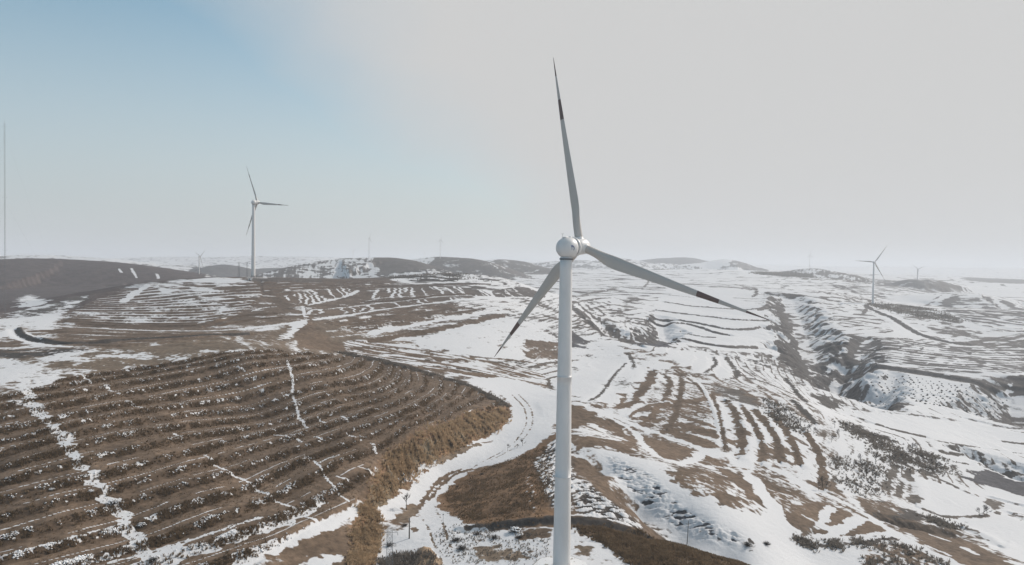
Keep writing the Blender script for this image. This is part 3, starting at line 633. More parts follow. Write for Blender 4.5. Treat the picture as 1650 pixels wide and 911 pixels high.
# upper hill: strip fields, paths
area([(500,450),(560,448),(640,455),(640,462),(580,466),(500,466),(420,462),(420,452)], -1, SOIL * .95, jit=4, soft=4, rough=.7)
area([(600,446),(650,439.5),(700,437.5),(760,441),(790,447),(790,456),(700,454),(620,454)], -.1, BUSH, jit=4, soft=4, rough=2.0)
terr([(575,478),(598,466),(660,463),(755,462),(790,472),(795,480),(700,479),(590,482)], [[(570,500),(600,475),(610,455)], [(800,500),(760,475),(730,455)]], [0, 17], stripes(.5,.9,-.7,None,.24), wig=.22)
terr([(500,500),(600,489),(700,481),(745,481),(742,485),(640,494),(520,508)], [[(490,515),(510,500),(500,480)], [(780,490),(760,480),(740,470)]], [0, 19], stripes(.4,.9,-.9,None,.15), wig=.22)
terr([(450,478),(500,468),(560,462),(578,469),(560,476),(505,490),(480,492)], [[(440,500),(462,480),(450,460)], [(600,480),(580,465),(560,455)]], [0, 15], stripes(.5,.9,-.9,None,.2), wig=.22)
terr([(790,470),(840,460),(880,475),(880,482),(800,482)], [[(770,490),(800,475),(790,460)], [(900,490),(880,475),(860,460)]], [0, 9], stripes(.4,.8,-.8,None,.12), wig=.22)
terr([(520,520),(600,505),(700,491),(820,484),(850,492),(845,502),(760,506),(690,516),(640,526),(598,536),(560,532)],
     [[(560,540),(640,530),(720,518),(830,502)], [(500,520),(600,503),(700,490),(850,483)]], [0, 8], lambda ph, row, run, x, y: (np.where(vn(run / 9, row * 2.3, 97) > .25, .5, -1), np.exp(-((ph - .8) / .12) ** 2), SOIL * .85, np.full(x.shape, .6), 1.3 * (sst(0, .3, ph) - ph)))
for px, w, s, jit in (([(200,486),(212,477),(222,470),(236,463)],8,1,.3), ([(400,528),(440,525),(497,517),(530,512),(560,508),(600,502),(640,496),(680,490),(740,484),(800,481),(870,481),(915,479)],4.4,.9,.3),
    ([(100,526),(150,529),(215,532),(270,533),(330,534),(380,531),(440,525)],3.4,.9,.35), ([(497,492),(520,486),(545,481),(570,473),(576,468)],4,.8,.5), ([(590,458.5),(660,457.5),(700,456),(780,456)],3,.8,.5),
    ([(500,500),(545,497),(600,489),(660,482.5),(700,479.5),(760,476)],2.6,.8,.5), ([(583,487),(610,480),(660,478),(700,476)],2.,.4,.5), ([(488,494),(490,504),(493,514)],2.2,.9,.3), ([(502,500),(496,505),(495,513)],2.6,.9,.3),
    ([(598,538),(640,529),(700,518),(760,508),(812,502)],7,.85,.6), ([(330,538),(380,546),(418,549)],1.6,.8,.5), ([(405,502),(420,497),(445,494)],2,.7,.6), ([(455,498),(500,495)],1.5,-.9,.5), ([(487,552),(500,543)],1.5,.6,.4)):
    line(px, w, s, None if s > 0 else DARK, jit=jit, sm=2)
for px, w, bk in (([(598,549),(650,541),(720,529),(812,508)],6,1.4), ([(585,486),(640,484),(700,478),(760,474)],4,1), ([(330,526),(360,515),(400,508),(440,505)],4,1.2), ([(355,525),(400,515),(450,512)],3,1), ([(600,462),(700,460),(790,458)],3,.8)):
    line(px, w, -1, SOIL * .8, bank=bk, jit=.4)
area([(468,522),(499,517),(490,528),(484,536),(462,545),(443,548),(464,535),(472,530)], 1, jit=1.6, soft=1.5)
area([(500,505),(510,535),(560,560),(540,568),(480,560),(470,545),(490,528)], -.95, SOIL * 1.15, jit=3)
aniso([(330,555),(440,562),(455,568),(400,572),(330,575)], .1, 1.0, -15, 14, 2., SOIL)
# left shoulder of the hill
def lh(ph, row, run, x, y):
    n = vn(run / 2.6, row * 2.9, 98)
    lvl = np.interp((x / y), [-.62, -.5, -.42, -.36], [.5, .35, .18, -.02])
    return np.where(n > -lvl * 1.3 - .35, .9, -.95), np.exp(-((ph - .7) / .22) ** 2), SOIL, np.full(x.shape, .5), 1.2 * (sst(0, .35, ph) - ph)
terr([(100,522),(112,505),(140,486),(200,470),(250,462),(300,453),(350,449),(400,450),(430,470),(400,500),(340,524),(250,528),(150,526)],
     [[(90,530),(150,532),(330,535),(440,524)], [(105,500),(180,499),(330,497),(430,488)], [(140,478),(200,468),(300,454),(420,449)]], [0, 9, 18], lh)
terr([(420,452),(500,451),(600,451),(640,458),(590,466),(560,463),(500,468),(440,478),(420,470)], [[(400,482),(500,470),(600,464)], [(400,451),(500,450),(640,449)]], [0, 7], lambda ph, row, run, x, y: (np.where(vn(run / 6, row * 2.3, 99) > .05, .5, -1), np.exp(-((ph - .7) / .14) ** 2), SOIL * .9, np.full(x.shape, .6), 1.4 * (sst(0, .3, ph) - ph)))
area([(250,462),(300,453),(345,448.5),(388,448),(392,458),(372,472),(340,475),(300,470),(262,472)], .2, SOIL, jit=4, soft=4, rough=1.8, w=.8)
area([(395,449),(440,448.5),(520,450),(520,458),(400,457)], -.9, GREYS, jit=3, soft=3)
line([(402,448),(440,448),(520,449)], 8, .7, jit=.6, gate=.3)
area([(85,520),(105,521),(140,526),(200,530),(280,529),(340,526),(380,518),(340,521),(240,523),(160,519),(110,514)], -1, SOIL * .75, jit=2, soft=2)
area([(28,483),(36,476),(60,476),(75,484),(60,496),(38,497),(30,495)], .5, jit=4, rough=1.5)
area([(24,500),(40,498),(90,488),(110,480),(160,474),(100,500),(60,512),(20,514)], -.35, GREYS * .9, jit=4, rough=1.6)
area([(-60,516),(0,514),(40,512),(78,506),(98,496),(112,490),(125,495),(102,505),(90,515),(75,523),(98,529),(60,531),(40,524),(0,530),(-60,530)], .4, jit=2.5, soft=2, rough=1.6)
line([(24,518),(16,530),(24,543),(46,551),(75,557),(105,559)], 5.5, .95, jit=.3)
terr([(40,535),(100,532),(330,538),(400,545),(330,556),(200,560),(110,556),(60,550)], [[(20,560),(110,562),(330,552),(440,545)], [(30,532),(100,530),(330,535),(450,528)]], [0, 4], dirt_rows(.3,.75,SOIL*.9,1.2,.3,4))
line([(28,530),(32,539),(45,546),(70,551),(110,554),(150,553),(200,549),(260,546),(330,542),(400,538)], 3.6, -1, DARK, bank=1.6, jit=.3)
line([(-40,566),(0,565),(50,565),(86,564)], 3, -.9, DARK, jit=.4); line([(-40,561),(0,561),(60,560),(110,555)], 3, .95, jit=.5)
area([(-60,575),(60,572),(105,565),(200,560),(300,550),(420,547),(452,566),(330,573),(230,589),(130,604),(105,616),(40,620),(-60,616)], -.28, SOILL * .9, jit=3, soft=3, rough=1.9)
area([(-60,590),(10,580),(60,575),(115,580),(112,600),(60,612),(-60,618)], .05, jit=5, soft=5, rough=1.7)
area([(-60,566),(60,568),(120,560),(150,565),(100,572),(0,577),(-60,578)], -.5, DARK, jit=3, soft=3, rough=1.2)
# ---- the big terraced field in front
def field(ph, row, run, x, y):
    n = fbm(run, row * 13.0, 9, 3, 110); n2 = fbm(run, row * 7.0, 40, 2, 112)
    ln = np.exp(-((ph - .64 - .012 * n) / .020) ** 2) * sst(-.55, -.15, n + .6 * n2)
    d1 = fbm(x, y, 1.5, 3, 113)
    fr = np.exp(-((ph - .24) / .11) ** 2) * sst(.8, 1.1, d1 + .25 * n2 + .45 * (1 - sst(178, 212, np.hypot(x, y))))
    riser_shade = sst(.0, .05, ph) * (1 - sst(.28, .42, ph))  # risers turned from the sun: their shade deepened in the soil colour
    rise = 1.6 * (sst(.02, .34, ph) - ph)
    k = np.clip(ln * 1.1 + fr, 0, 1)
    col = SOIL * (1.12 - riser_shade[..., None] * np.array([.48, .49, .50]))
    return -1.2 + 2.3 * k, np.ones(x.shape), col, np.full(x.shape, .9), rise
FPOLY = [(-120,668),(-20,642),(60,626),(120,604),(230,590),(330,576),(450,568),(545,570),(600,580),(650,591),(700,606),(760,626),(803,645),(821,657),(800,666),(765,662),(720,680),(660,705),(625,730),(600,765),(590,800),(575,816),(500,852),(400,908),(330,960),(100,1010),(-120,1010)]
FG = [[(-100,1030),(0,985),(100,957),(200,928),(330,893),(400,868),(470,838),(520,812),(580,785),(640,750)],
      [(-100,912),(0,885),(56,868),(180,829),(256,803),(328,783),(424,750),(458,740),(542,710),(622,684),(658,668),(690,652),(712,638),(718,624),(714,612)],
      [(-100,840),(0,815),(80,794),(216,763),(320,735),(378,717),(450,698),(530,676),(582,658),(630,644),(658,628),(668,614),(664,602)],
      [(-100,765),(0,738),(60,722),(150,700),(240,684),(330,668),(470,645),(574,624),(606,612),(622,598),(622,589)],
      [(-100,725),(0,702),(60,689),(150,668),(240,651),(330,634),(462,608),(530,592),(556,581),(560,573)],
      [(-100,668),(0,645),(58,634),(136,620),(240,603),(328,590),(440,573),(500,565)]]
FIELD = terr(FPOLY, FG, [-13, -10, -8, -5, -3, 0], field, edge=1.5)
line([(540,567),(580,574),(640,588),(700,604),(760,624),(800,642),(822,656)], 4.5, -1, SOIL * .75, jit=.4)
for px, w in (([(36,612),(44,630),(50,646),(54,658),(62,668),(78,680),(82,690),(100,698),(106,715),(118,733),(128,750),(148,768),(158,785),(166,793),(180,810),(195,830),(207,848),(215,868),(225,885),(232,905),(240,935)],3.4),
    ([(462,582),(468,598),(473,618),(470,636),(478,655),(480,672),(495,692)],1.1), ([(330,735),(352,757),(385,771),(402,783),(420,795),(440,806),(470,823),(500,839),(527,852)],1.0), ([(505,742),(520,762),(535,788),(562,812)],.7),
    ([(580,757),(600,765)],1), ([(543,770),(562,780)],1.3), ([(515,748),(528,740),(545,735)],.9), ([(120,602),(134,608),(146,618)],1.), ([(170,625),(182,632)],1.5), ([(205,650),(224,658)],1.8), ([(280,700),(290,712)],1.2),
    ([(382,594),(395,598)],.9), ([(440,700),(462,706)],.9), ([(512,676),(524,684)],.9), ([(508,706),(518,712)],.8), ([(558,700),(574,708)],.9), ([(550,672),(560,680)],.9), ([(480,708),(486,716)],.9), ([(600,718),(606,730)],1)):
    line(px, w, 1, jit=.55, sm=2)
for px, w in (([(250,915),(300,897),(330,887),(380,871),(430,852),(470,837),(518,812)],3.6), ([(360,925),(410,895),(450,881),(496,863),(530,847),(596,820)],2.8), ([(0,905),(100,880),(205,846)],.7), ([(120,925),(200,901),(330,868),(420,838)],1.5), ([(490,906),(520,897),(556,895)],1.4), ([(130,912),(215,888)],.8)):
    line(px, w, .9, jit=.8, sm=2, rough=1.4)
area([(378,925),(388,900),(410,893),(402,925)], 1, jit=.8); area([(235,925),(240,890),(262,880),(300,878),(320,890),(280,905)], .5, jit=1, rough=1.8)
area([(40,610),(80,605),(118,606),(90,622),(60,630),(20,640),(10,650),(40,645),(50,655),(20,665),(0,640)], .3, jit=1.5, w=.8, rough=1.6)
area([(420,925),(455,888),(500,868),(560,850),(600,835),(608,880),(592,930)], -.9, SOIL * 1.05, jit=1.2, rough=1.1)
area([(470,912),(500,898),(556,893),(545,905),(520,915)], .6, jit=1, rough=1.2)
# cut bank with dry grass along the road, then the road
area([(823,655),(828,668),(812,690),(797,698),(765,711),(738,729),(700,746),(668,772),(640,799),(605,829),(612,850),(606,880),(592,925),(560,925),(575,880),(568,850),(590,815),(600,780),(607,760),(628,730),(662,705),(722,680),(768,662),(800,655)], -1, ORANGE, jit=.8, rough=.6)
aniso([(820,657),(824,668),(808,690),(795,697),(765,709),(738,726),(700,742),(668,768),(640,795),(605,826),(608,850),(600,880),(585,920),(568,915),(578,880),(572,850),(592,815),(602,780),(610,760),(630,731),(663,707),(722,682),(768,664)], None, 0, -62, 7, 1.3, None, dz=.75, soft=.8)
line([(800,672),(770,690),(730,702),(690,728),(650,758),(625,785),(605,812)], 5, None, STRAW * 1.05, jit=.8)
ROAD = [(742,612),(790,624),(816,641),(827,656),(822,676),(812,692),(797,699),(782,708),(758,714),(745,724),(735,733),(712,740),(695,753),(670,771),(660,784),(640,799),(620,813),(602,827),(608,833),(634,839),(655,812),(672,812),
    (676,824),(660,838),(664,856),(640,866),(618,878),(606,890),(612,905),(640,905),(650,930),(745,930),(765,900),(745,870),(735,850),(715,828),(700,806),(716,790),(736,774),(756,759),(776,751),(800,747),(824,739),(842,721),(864,710),(890,688),(905,650),(905,630),(850,615),(800,606)]
area(ROAD, 1.15, SOIL, jit=.9, soft=.8, rough=.5)
area([(636,842),(645,825),(658,814),(674,813),(678,822),(664,838),(650,842)], -.8, SOILL, jit=.8)
for px in ([(676,818),(688,797),(704,777),(722,764),(744,756)], [(692,806),(704,789),(720,773),(738,762),(756,757)]):
    line(px, 1.7, -.75, SOIL, jit=.5, sm=2, rough=1.3)
for px in ([(760,755),(790,738),(820,722),(840,700),(850,680),(845,655),(825,636)], [(790,742),(820,728),(846,706),(860,682),(856,655),(836,636)], [(676,830),(690,850),(700,880),(712,905)], [(700,815),(712,840),(722,870),(735,905)]):
    line(px, .8, -.25, SOILL, jit=.6, sm=2, rough=1.6, gate=.5)
line([(708,746),(728,737),(752,722),(772,716)], 2.2, -.9, SOILL, jit=.5); line([(648,776),(668,762),(690,752)], 2, .5, jit=.8, gate=.4)
area([(775,714),(800,706),(790,715)], -.4, SOIL, jit=1); area([(662,852),(672,848),(674,856),(664,860)], -.7, SOIL, jit=.4, soft=.3)
area([(606,905),(640,898),(690,910),(660,935),(600,935)], .3, GREYS, jit=1, rough=2.0)
area([(652,930),(668,888),(686,880),(701,890),(714,915),(708,940),(655,940)], -1, np.array([.27,.195,.13]), jit=.4, soft=.4, rough=.5, dz=1.6, dzw=3)

# gullies: cut into the land
GULZ = np.zeros((NR, NC))
for g, wd, dp in GUL:
    P = W([(a, b) for a, b, _ in g]) * 0 + np.array([P3(*q)[:2] for q in g])
    P = smooth(P, 2); t = np.linspace(0, len(wd) - 1, len(P))
    wv = np.interp(t, range(len(wd)), wd); dv = np.interp(t, range(len(dp)), dp)
    a, b = win(P, wv.max() * 1.5); x = X[a, b]; y = Y[a, b]
    d, wi = seg_dist(x, y, P, wv); _, di = seg_dist(x, y, P, dv)
    dd = d * (1 + .22 * fbm(x, y, wv.max() * .8, 4, 120)) / wi
    prof = 1 - sst(.15, 1.0, dd) ** .7
    GULZ[a, b] -= di * prof + di * .08 * fbm(x, y, wv.max() * .25, 4, 121) * np.exp(-((dd - .6) / .35) ** 2)

# steep cut walls that face the sun have lost their snow; the shaded ones keep a streaked skin
gd = np.gradient(GULZ, axis=0) / np.gradient(RRr, axis=0); gt = np.gradient(GULZ, axis=1) / (np.gradient(TH, axis=1) * RRr)
gx2 = gd * np.sin(TH) + gt * np.cos(TH); gy2 = gd * np.cos(TH) - gt * np.sin(TH)
gs = np.hypot(gx2, gy2); fc = -(gx2 * math.sin(SUN_AZ) + gy2 * math.cos(SUN_AZ)) / np.maximum(gs, 1e-3)
bare = sst(.18, .5, gs) * (1.15 * sst(-.3, .5, fc) + .45)
S -= (1.3 * bare).astype(np.float32); wv_ = np.clip(bare, 0, 1)[..., None]; C = C * (1 - wv_) + DARK * wv_
ROUGH += (.7 * np.clip(bare, 0, 1)).astype(np.float32)
# ------------------------------------------------------------------ finish the ground sheet
fade = 1 - sst(2500, 5000, RRr)
big = fbm(X, Y, 55, 4, 70) * 0.9 * sst(150, 400, RRr)
SN = S
n1 = fbm(X, Y, 9.0, 4, 41); n2 = fbm(X, Y, 1.6, 3, 47)
nmix = np.where(RRr > 700, fbm(X, Y, 26, 5, 43, 0.62), n1 * 0.62 + n2 * 0.62)
ctr = vn(Zbase * 1.1 + .4 * n1, (X * .7 + Y * .4) / 16, 301) + .6 * vn(Zbase * 2.6, (X * .7 + Y * .4) / 9, 302)
ctr = ctr * sst(235, 330, RRr) * (1 - sst(1800, 3000, RRr)); ctr[RRr < 235] = 0
lev = SN * 1.25 + (nmix * 0.46 + ctr * .62) * ROUGH
# steep loess walls hold little snow
Zf = Z + DZ
snow = np.clip(0.5 + lev * 2.6, 0, 1)
hump = (n1 * 0.10 + n2 * 0.06) * sst(120, 200, RRr) * (1 - sst(900, 1500, RRr))
Zf = Zf + hump * (1.2 - 0.8 * snow) + big * 0.6 * sst(300, 900, RRr)
Zf = Zf + fbm(X, Y, 300, 5, 90) * 5 * sst(1500, 3500, RRr)
Zf = Zf + globals().get('GULZ', 0)
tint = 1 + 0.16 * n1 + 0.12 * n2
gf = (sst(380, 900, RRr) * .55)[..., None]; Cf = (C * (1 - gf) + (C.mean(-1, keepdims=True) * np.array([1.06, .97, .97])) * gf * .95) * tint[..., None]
def mat(name):
    m = bpy.data.materials.new(name); m.use_nodes = True; nt = m.node_tree; nt.nodes.clear(); return m, nt
def build_ground():
    me = bpy.data.meshes.new("ground")
    nv = NR * NC
    co = np.empty((nv, 3), np.float32); co[:, 0] = X.ravel(); co[:, 1] = Y.ravel(); co[:, 2] = Zf.ravel()
    i = np.arange(NR - 1)[:, None] * NC; j = np.arange(NC - 1)[None, :]
    a = (i + j).ravel()
    f = np.stack([a, a + NC, a + NC + 1, a + 1], 1)[:, ::-1]
    # close the seam behind the camera and the hole under it
    s_ = np.arange(NR - 1) * NC
    cap = np.arange(NC)
    nf = len(f)
    me.vertices.add(nv); me.vertices.foreach_set("co", co.ravel())
    me.loops.add(nf * 4); me.polygons.add(nf)
    me.polygons.foreach_set("loop_start", np.arange(nf, dtype=np.int32) * 4)
    me.loops.foreach_set("vertex_index", f.astype(np.int32).ravel())
    me.update(calc_edges=True)
    me.polygons.foreach_set("use_smooth", np.ones(nf, bool))
    at = me.attributes.new("cover", 'FLOAT', 'POINT'); at.data.foreach_set("value", lev.astype(np.float32).ravel())
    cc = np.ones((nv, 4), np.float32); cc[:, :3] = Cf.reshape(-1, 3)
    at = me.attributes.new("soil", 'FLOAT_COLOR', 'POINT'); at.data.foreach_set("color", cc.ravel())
    o = bpy.data.objects.new("ground", me); COL.objects.link(o); o["kind"] = "structure"
    m, nt = mat("snowy_ground")
    N = nt.nodes.new; Lk = nt.links.new
    out = N('ShaderNodeOutputMaterial'); bs = N('ShaderNodeBsdfPrincipled'); Lk(bs.outputs[0], out.inputs[0])
    ac = N('ShaderNodeAttribute'); ac.attribute_name = "cover"; so_ = N('ShaderNodeAttribute'); so_.attribute_name = "soil"
    geo = N('ShaderNodeNewGeometry')
    nz = N('ShaderNodeTexNoise'); nz.inputs['Scale'].default_value = 0.9; nz.inputs['Detail'].default_value = 6; nz.inputs['Roughness'].default_value = 0.65; Lk(geo.outputs['Position'], nz.inputs['Vector'])
    nm = N('ShaderNodeMath'); nm.operation = 'MULTIPLY_ADD'; nm.inputs[1].default_value = 1.5; nm.inputs[2].default_value = -0.75; Lk(nz.outputs['Fac'], nm.inputs[0])
    ad = N('ShaderNodeMath'); ad.operation = 'ADD'; Lk(ac.outputs['Fac'], ad.inputs[0]); Lk(nm.outputs[0], ad.inputs[1])
    mr = N('ShaderNodeMapRange'); mr.interpolation_type = 'SMOOTHSTEP'; mr.inputs[1].default_value = -0.34; mr.inputs[2].default_value = 0.26; Lk(ad.outputs[0], mr.inputs[0])
    nb = N('ShaderNodeTexNoise'); nb.inputs['Scale'].default_value = 0.5; nb.inputs['Detail'].default_value = 7; nb.inputs['Roughness'].default_value = 0.7; Lk(geo.outputs['Position'], nb.inputs['Vector'])
    rmp = N('ShaderNodeMapRange'); rmp.inputs[1].default_value = 0.3; rmp.inputs[2].default_value = 0.7; rmp.inputs[3].default_value = 0.62; rmp.inputs[4].default_value = 1.4; Lk(nb.outputs['Fac'], rmp.inputs[0])
    sc_ = N('ShaderNodeVectorMath'); sc_.operation = 'SCALE'; Lk(so_.outputs['Color'], sc_.inputs[0]); Lk(rmp.outputs[0], sc_.inputs['Scale'])
    mx = N('ShaderNodeMix'); mx.data_type = 'RGBA'; Lk(mr.outputs[0], mx.inputs[0]); Lk(sc_.outputs[0], mx.inputs[6]); mx.inputs[7].default_value = (0.635, 0.635, 0.645, 1)
    Lk(mx.outputs[2], bs.inputs['Base Color']); bs.inputs['Roughness'].default_value = 0.85; bs.inputs['Specular IOR Level'].default_value = 0.15
    bp = N('ShaderNodeBump'); bp.inputs['Strength'].default_value = 0.5; bp.inputs['Distance'].default_value = 0.5
    Lk(nb.outputs['Fac'], bp.inputs['Height']); Lk(bp.outputs[0], bs.inputs['Normal'])
    me.materials.append(m)
    return o
ground = build_ground()

# haze: one box of even air
def haze_box(x0, x1, y0, y1, z0, z1, dens):
    bm = bmesh.new(); bmesh.ops.create_cube(bm, size=1)
    for v in bm.verts: v.co = ((x0 + x1) / 2 + v.co.x * (x1 - x0), (y0 + y1) / 2 + v.co.y * (y1 - y0), (z0 + z1) / 2 + v.co.z * (z1 - z0))
    me = bpy.data.meshes.new("haze"); bm.to_mesh(me); bm.free()
    o = bpy.data.objects.new("haze", me); COL.objects.link(o); o["kind"] = "stuff"
    m, nt = mat("haze"); out = nt.nodes.new('ShaderNodeOutputMaterial'); v = nt.nodes.new('ShaderNodeVolumePrincipled')
    v.inputs['Color'].default_value = (0.86, 0.89, 0.94, 1); v.inputs['Density'].default_value = dens; v.inputs['Anisotropy'].default_value = 0.15
    nt.links.new(v.outputs[0], out.inputs['Volume']); me.materials.append(m)
    return o
zmin = float(Zf.min()) - 1
haze = haze_box(-22500, 22500, -22500, 22500, zmin, 300, 1.55e-4)
# ------------------------------------------------------------------ wind turbines
def simple_mat(name, col, rough=0.5, noise=0.06, nscale=0.6, spec=0.5, metal=0.0):
    m, nt = mat(name); N = nt.nodes.new; Lk = nt.links.new
    out = N('ShaderNodeOutputMaterial'); bs = N('ShaderNodeBsdfPrincipled'); Lk(bs.outputs[0], out.inputs[0])
    t = N('ShaderNodeTexCoord'); nz = N('ShaderNodeTexNoise'); nz.inputs['Scale'].default_value = nscale; nz.inputs['Detail'].default_value = 6
    mp_ = N('ShaderNodeMapping'); mp_.inputs['Scale'].default_value = (1, 1, 0.25); Lk(t.outputs['Object'], mp_.inputs[0]); Lk(mp_.outputs[0], nz.inputs['Vector'])
    mr = N('ShaderNodeMapRange'); mr.inputs[1].default_value = .3; mr.inputs[2].default_value = .7; mr.inputs[3].default_value = 1 - noise; mr.inputs[4].default_value = 1 + noise; Lk(nz.outputs['Fac'], mr.inputs[0])
    s = N('ShaderNodeVectorMath'); s.operation = 'SCALE'; s.inputs[0].default_value = col; Lk(mr.outputs[0], s.inputs['Scale']); Lk(s.outputs[0], bs.inputs['Base Color'])
    bs.inputs['Roughness'].default_value = rough; bs.inputs['Specular IOR Level'].default_value = spec; bs.inputs['Metallic'].default_value = metal
    return m
M_WHITE = simple_mat("white_painted_steel", (0.72, 0.70, 0.68), 0.42, 0.05)
M_BLADE = simple_mat("grey_white_gelcoat", (0.50, 0.465, 0.43), 0.45, 0.05)
M_RED = simple_mat("dull_red_band_paint", (0.13, 0.085, 0.075), 0.5, 0.12)
M_DARKSEAL = simple_mat("dark_seal", (0.03, 0.03, 0.035), 0.6)
M_CONC = simple_mat("weathered_concrete", (0.33, 0.32, 0.30), 0.9, 0.18, 1.5)
M_BLUE = simple_mat("blue_emblem_paint", (0.03, 0.07, 0.22), 0.5)
M_STEEL = simple_mat("galvanised_steel", (0.16, 0.165, 0.17), 0.6, 0.15, 2)
M_WOOD = simple_mat("weathered_pole", (0.13, 0.115, 0.10), 0.85, 0.2, 3)
M_GLASS = simple_mat("white_insulator", (0.45, 0.44, 0.42), 0.3)

def newobj(name, bm, m, parent=None, smooth=True, mats=None):
    me = bpy.data.meshes.new(name); bmesh.ops.recalc_face_normals(bm, faces=bm.faces); bm.to_mesh(me); bm.free()
    if smooth: me.polygons.foreach_set("use_smooth", np.ones(len(me.polygons), bool))
    for q in (mats or [m]): me.materials.append(q)
    o = bpy.data.objects.new(name, me); COL.objects.link(o)
    if parent: o.parent = parent
    return o
def tag(o, label, cat, group=None, kind=None):
    o["label"] = label; o["category"] = cat
    if group: o["group"] = group
    if kind: o["kind"] = kind
    return o
def empty(name, loc, rz=0.0):
    o = bpy.data.objects.new(name, None); COL.objects.link(o); o.location = loc; o.rotation_euler = (0, 0, rz); o.empty_display_size = 1; return o
def lathe(bm, prof, seg=48, axis='Z', origin=(0, 0, 0), mi=0):
    """profile of (radius, height) swept round an axis"""
    rings = []
    for rad, h in prof:
        ring = []
        for k in range(seg):
            a = 2 * math.pi * k / seg; c, s = math.cos(a) * rad, math.sin(a) * rad
            p = (c, s, h) if axis == 'Z' else (c, h, s)
            ring.append(bm.verts.new((p[0] + origin[0], p[1] + origin[1], p[2] + origin[2])))
        rings.append(ring)
    for r1, r2 in zip(rings[:-1], rings[1:]):
        for k in range(seg):
            f = bm.faces.new((r1[k], r1[(k + 1) % seg], r2[(k + 1) % seg], r2[k])); f.material_index = mi
    for ring in (rings[0], rings[-1]):
        f = bm.faces.new(ring); f.material_index = mi
def tube(bm, a, b, r0, r1=None, seg=6):
    a = Vector(a); b = Vector(b); r1 = r0 if r1 is None else r1
    q = (b - a).to_track_quat('Z', 'Y'); rg = []
    for p, r in ((a, r0), (b, r1)):
        rg.append([bm.verts.new(p + q @ Vector((math.cos(2 * math.pi * k / seg) * r, math.sin(2 * math.pi * k / seg) * r, 0))) for k in range(seg)])
    for k in range(seg): bm.faces.new((rg[0][k], rg[0][(k + 1) % seg], rg[1][(k + 1) % seg], rg[1][k]))
    bm.faces.new(rg[0]); bm.faces.new(rg[1])
def box(bm, c, sx, sy, sz, rz=0):
    R = Matrix.Rotation(rz, 3, 'Z')
    vs = [bm.verts.new(Vector(c) + R @ Vector((x * sx / 2, y * sy / 2, z * sz / 2))) for x in (-1, 1) for y in (-1, 1) for z in (-1, 1)]
    for f in ((0, 1, 3, 2), (4, 6, 7, 5), (0, 4, 5, 1), (2, 3, 7, 6), (0, 2, 6, 4), (1, 5, 7, 3)): bm.faces.new([vs[i] for i in f])

AIR = None
def blade_bm(L=48.0, nst=46, cone=math.radians(3), prebend=1.2):
    """blade along +Z, rotor axis +Y (away from the nacelle); chord mostly in the rotor plane (X)"""
    bm = bmesh.new(); m = 24; rings = []
    foil = []
    for k in range(m):                       # unit aerofoil, leading edge at +x
        a = 2 * math.pi * k / m; cx = 0.5 + 0.5 * math.cos(a)
        xx = 1 - cx
        th_ = 5 * (0.2969 * math.sqrt(max(xx, 0)) - 0.126 * xx - 0.3516 * xx ** 2 + 0.2843 * xx ** 3 - 0.1036 * xx ** 4)
        foil.append((cx, math.copysign(th_, math.sin(a)) if abs(math.sin(a)) > 1e-6 else 0.0))
    ts = sorted(set([i / nst for i in range(nst + 1)] + [0.655, 0.6551, 0.765, 0.7651, 0.895, 0.8951]))
    for t in ts:
        z = 1.1 + t * (L - 1.1)
        if t < 0.2:
            q = sst(0.02, 0.2, t); ch = 1.95 * (1 - q) + 3.0 * q; tk = 1.0 * (1 - q) + 0.30 * q
        else:
            q = (t - 0.2) / 0.8; ch = 3.0 * (1 - q) ** 0.85 * (1 - 0.28 * q) * (1 if t < .97 else math.sqrt(max(1 - ((t - .97) / .031) ** 2, 0.05))) + 0.10; q2 = q; tk = 0.30 - 0.14 * q
            q = 1
        circ = 1 - sst(0.02, 0.18, t)
        tw = -math.radians(16 * (1 - t) ** 2 + 4)
        yb = math.sin(cone) * z + prebend * t * t
        ring = []
        for k, (cx, ty) in enumerate(foil):
            a = 2 * math.pi * k / m
            fx = (cx - 0.70) * ch * 1.0; fy = ty * ch * tk / 0.5 * 0.5
            gx_ = math.cos(a) * 0.98; gy = math.sin(a) * 0.98
            px = -(fx * (1 - circ) + gx_ * circ); py = fy * (1 - circ) + gy * circ
            ring.append(bm.verts.new((px * math.cos(tw) - py * math.sin(tw), px * math.sin(tw) + py * math.cos(tw) + yb, z * math.cos(cone))))
        rings.append((t, ring))
    for (t0, r1), (t1, r2) in zip(rings[:-1], rings[1:]):
        tm = (t0 + t1) / 2; red = (0.655 < tm < 0.765) or tm > 0.895
        for k in range(m):
            f = bm.faces.new((r1[k], r1[(k + 1) % m], r2[(k + 1) % m], r2[k])); f.material_index = 1 if red else 0
    bm.faces.new(rings[0][1]); bm.faces.new(rings[-1][1])
    return bm
BLADE_ME = None
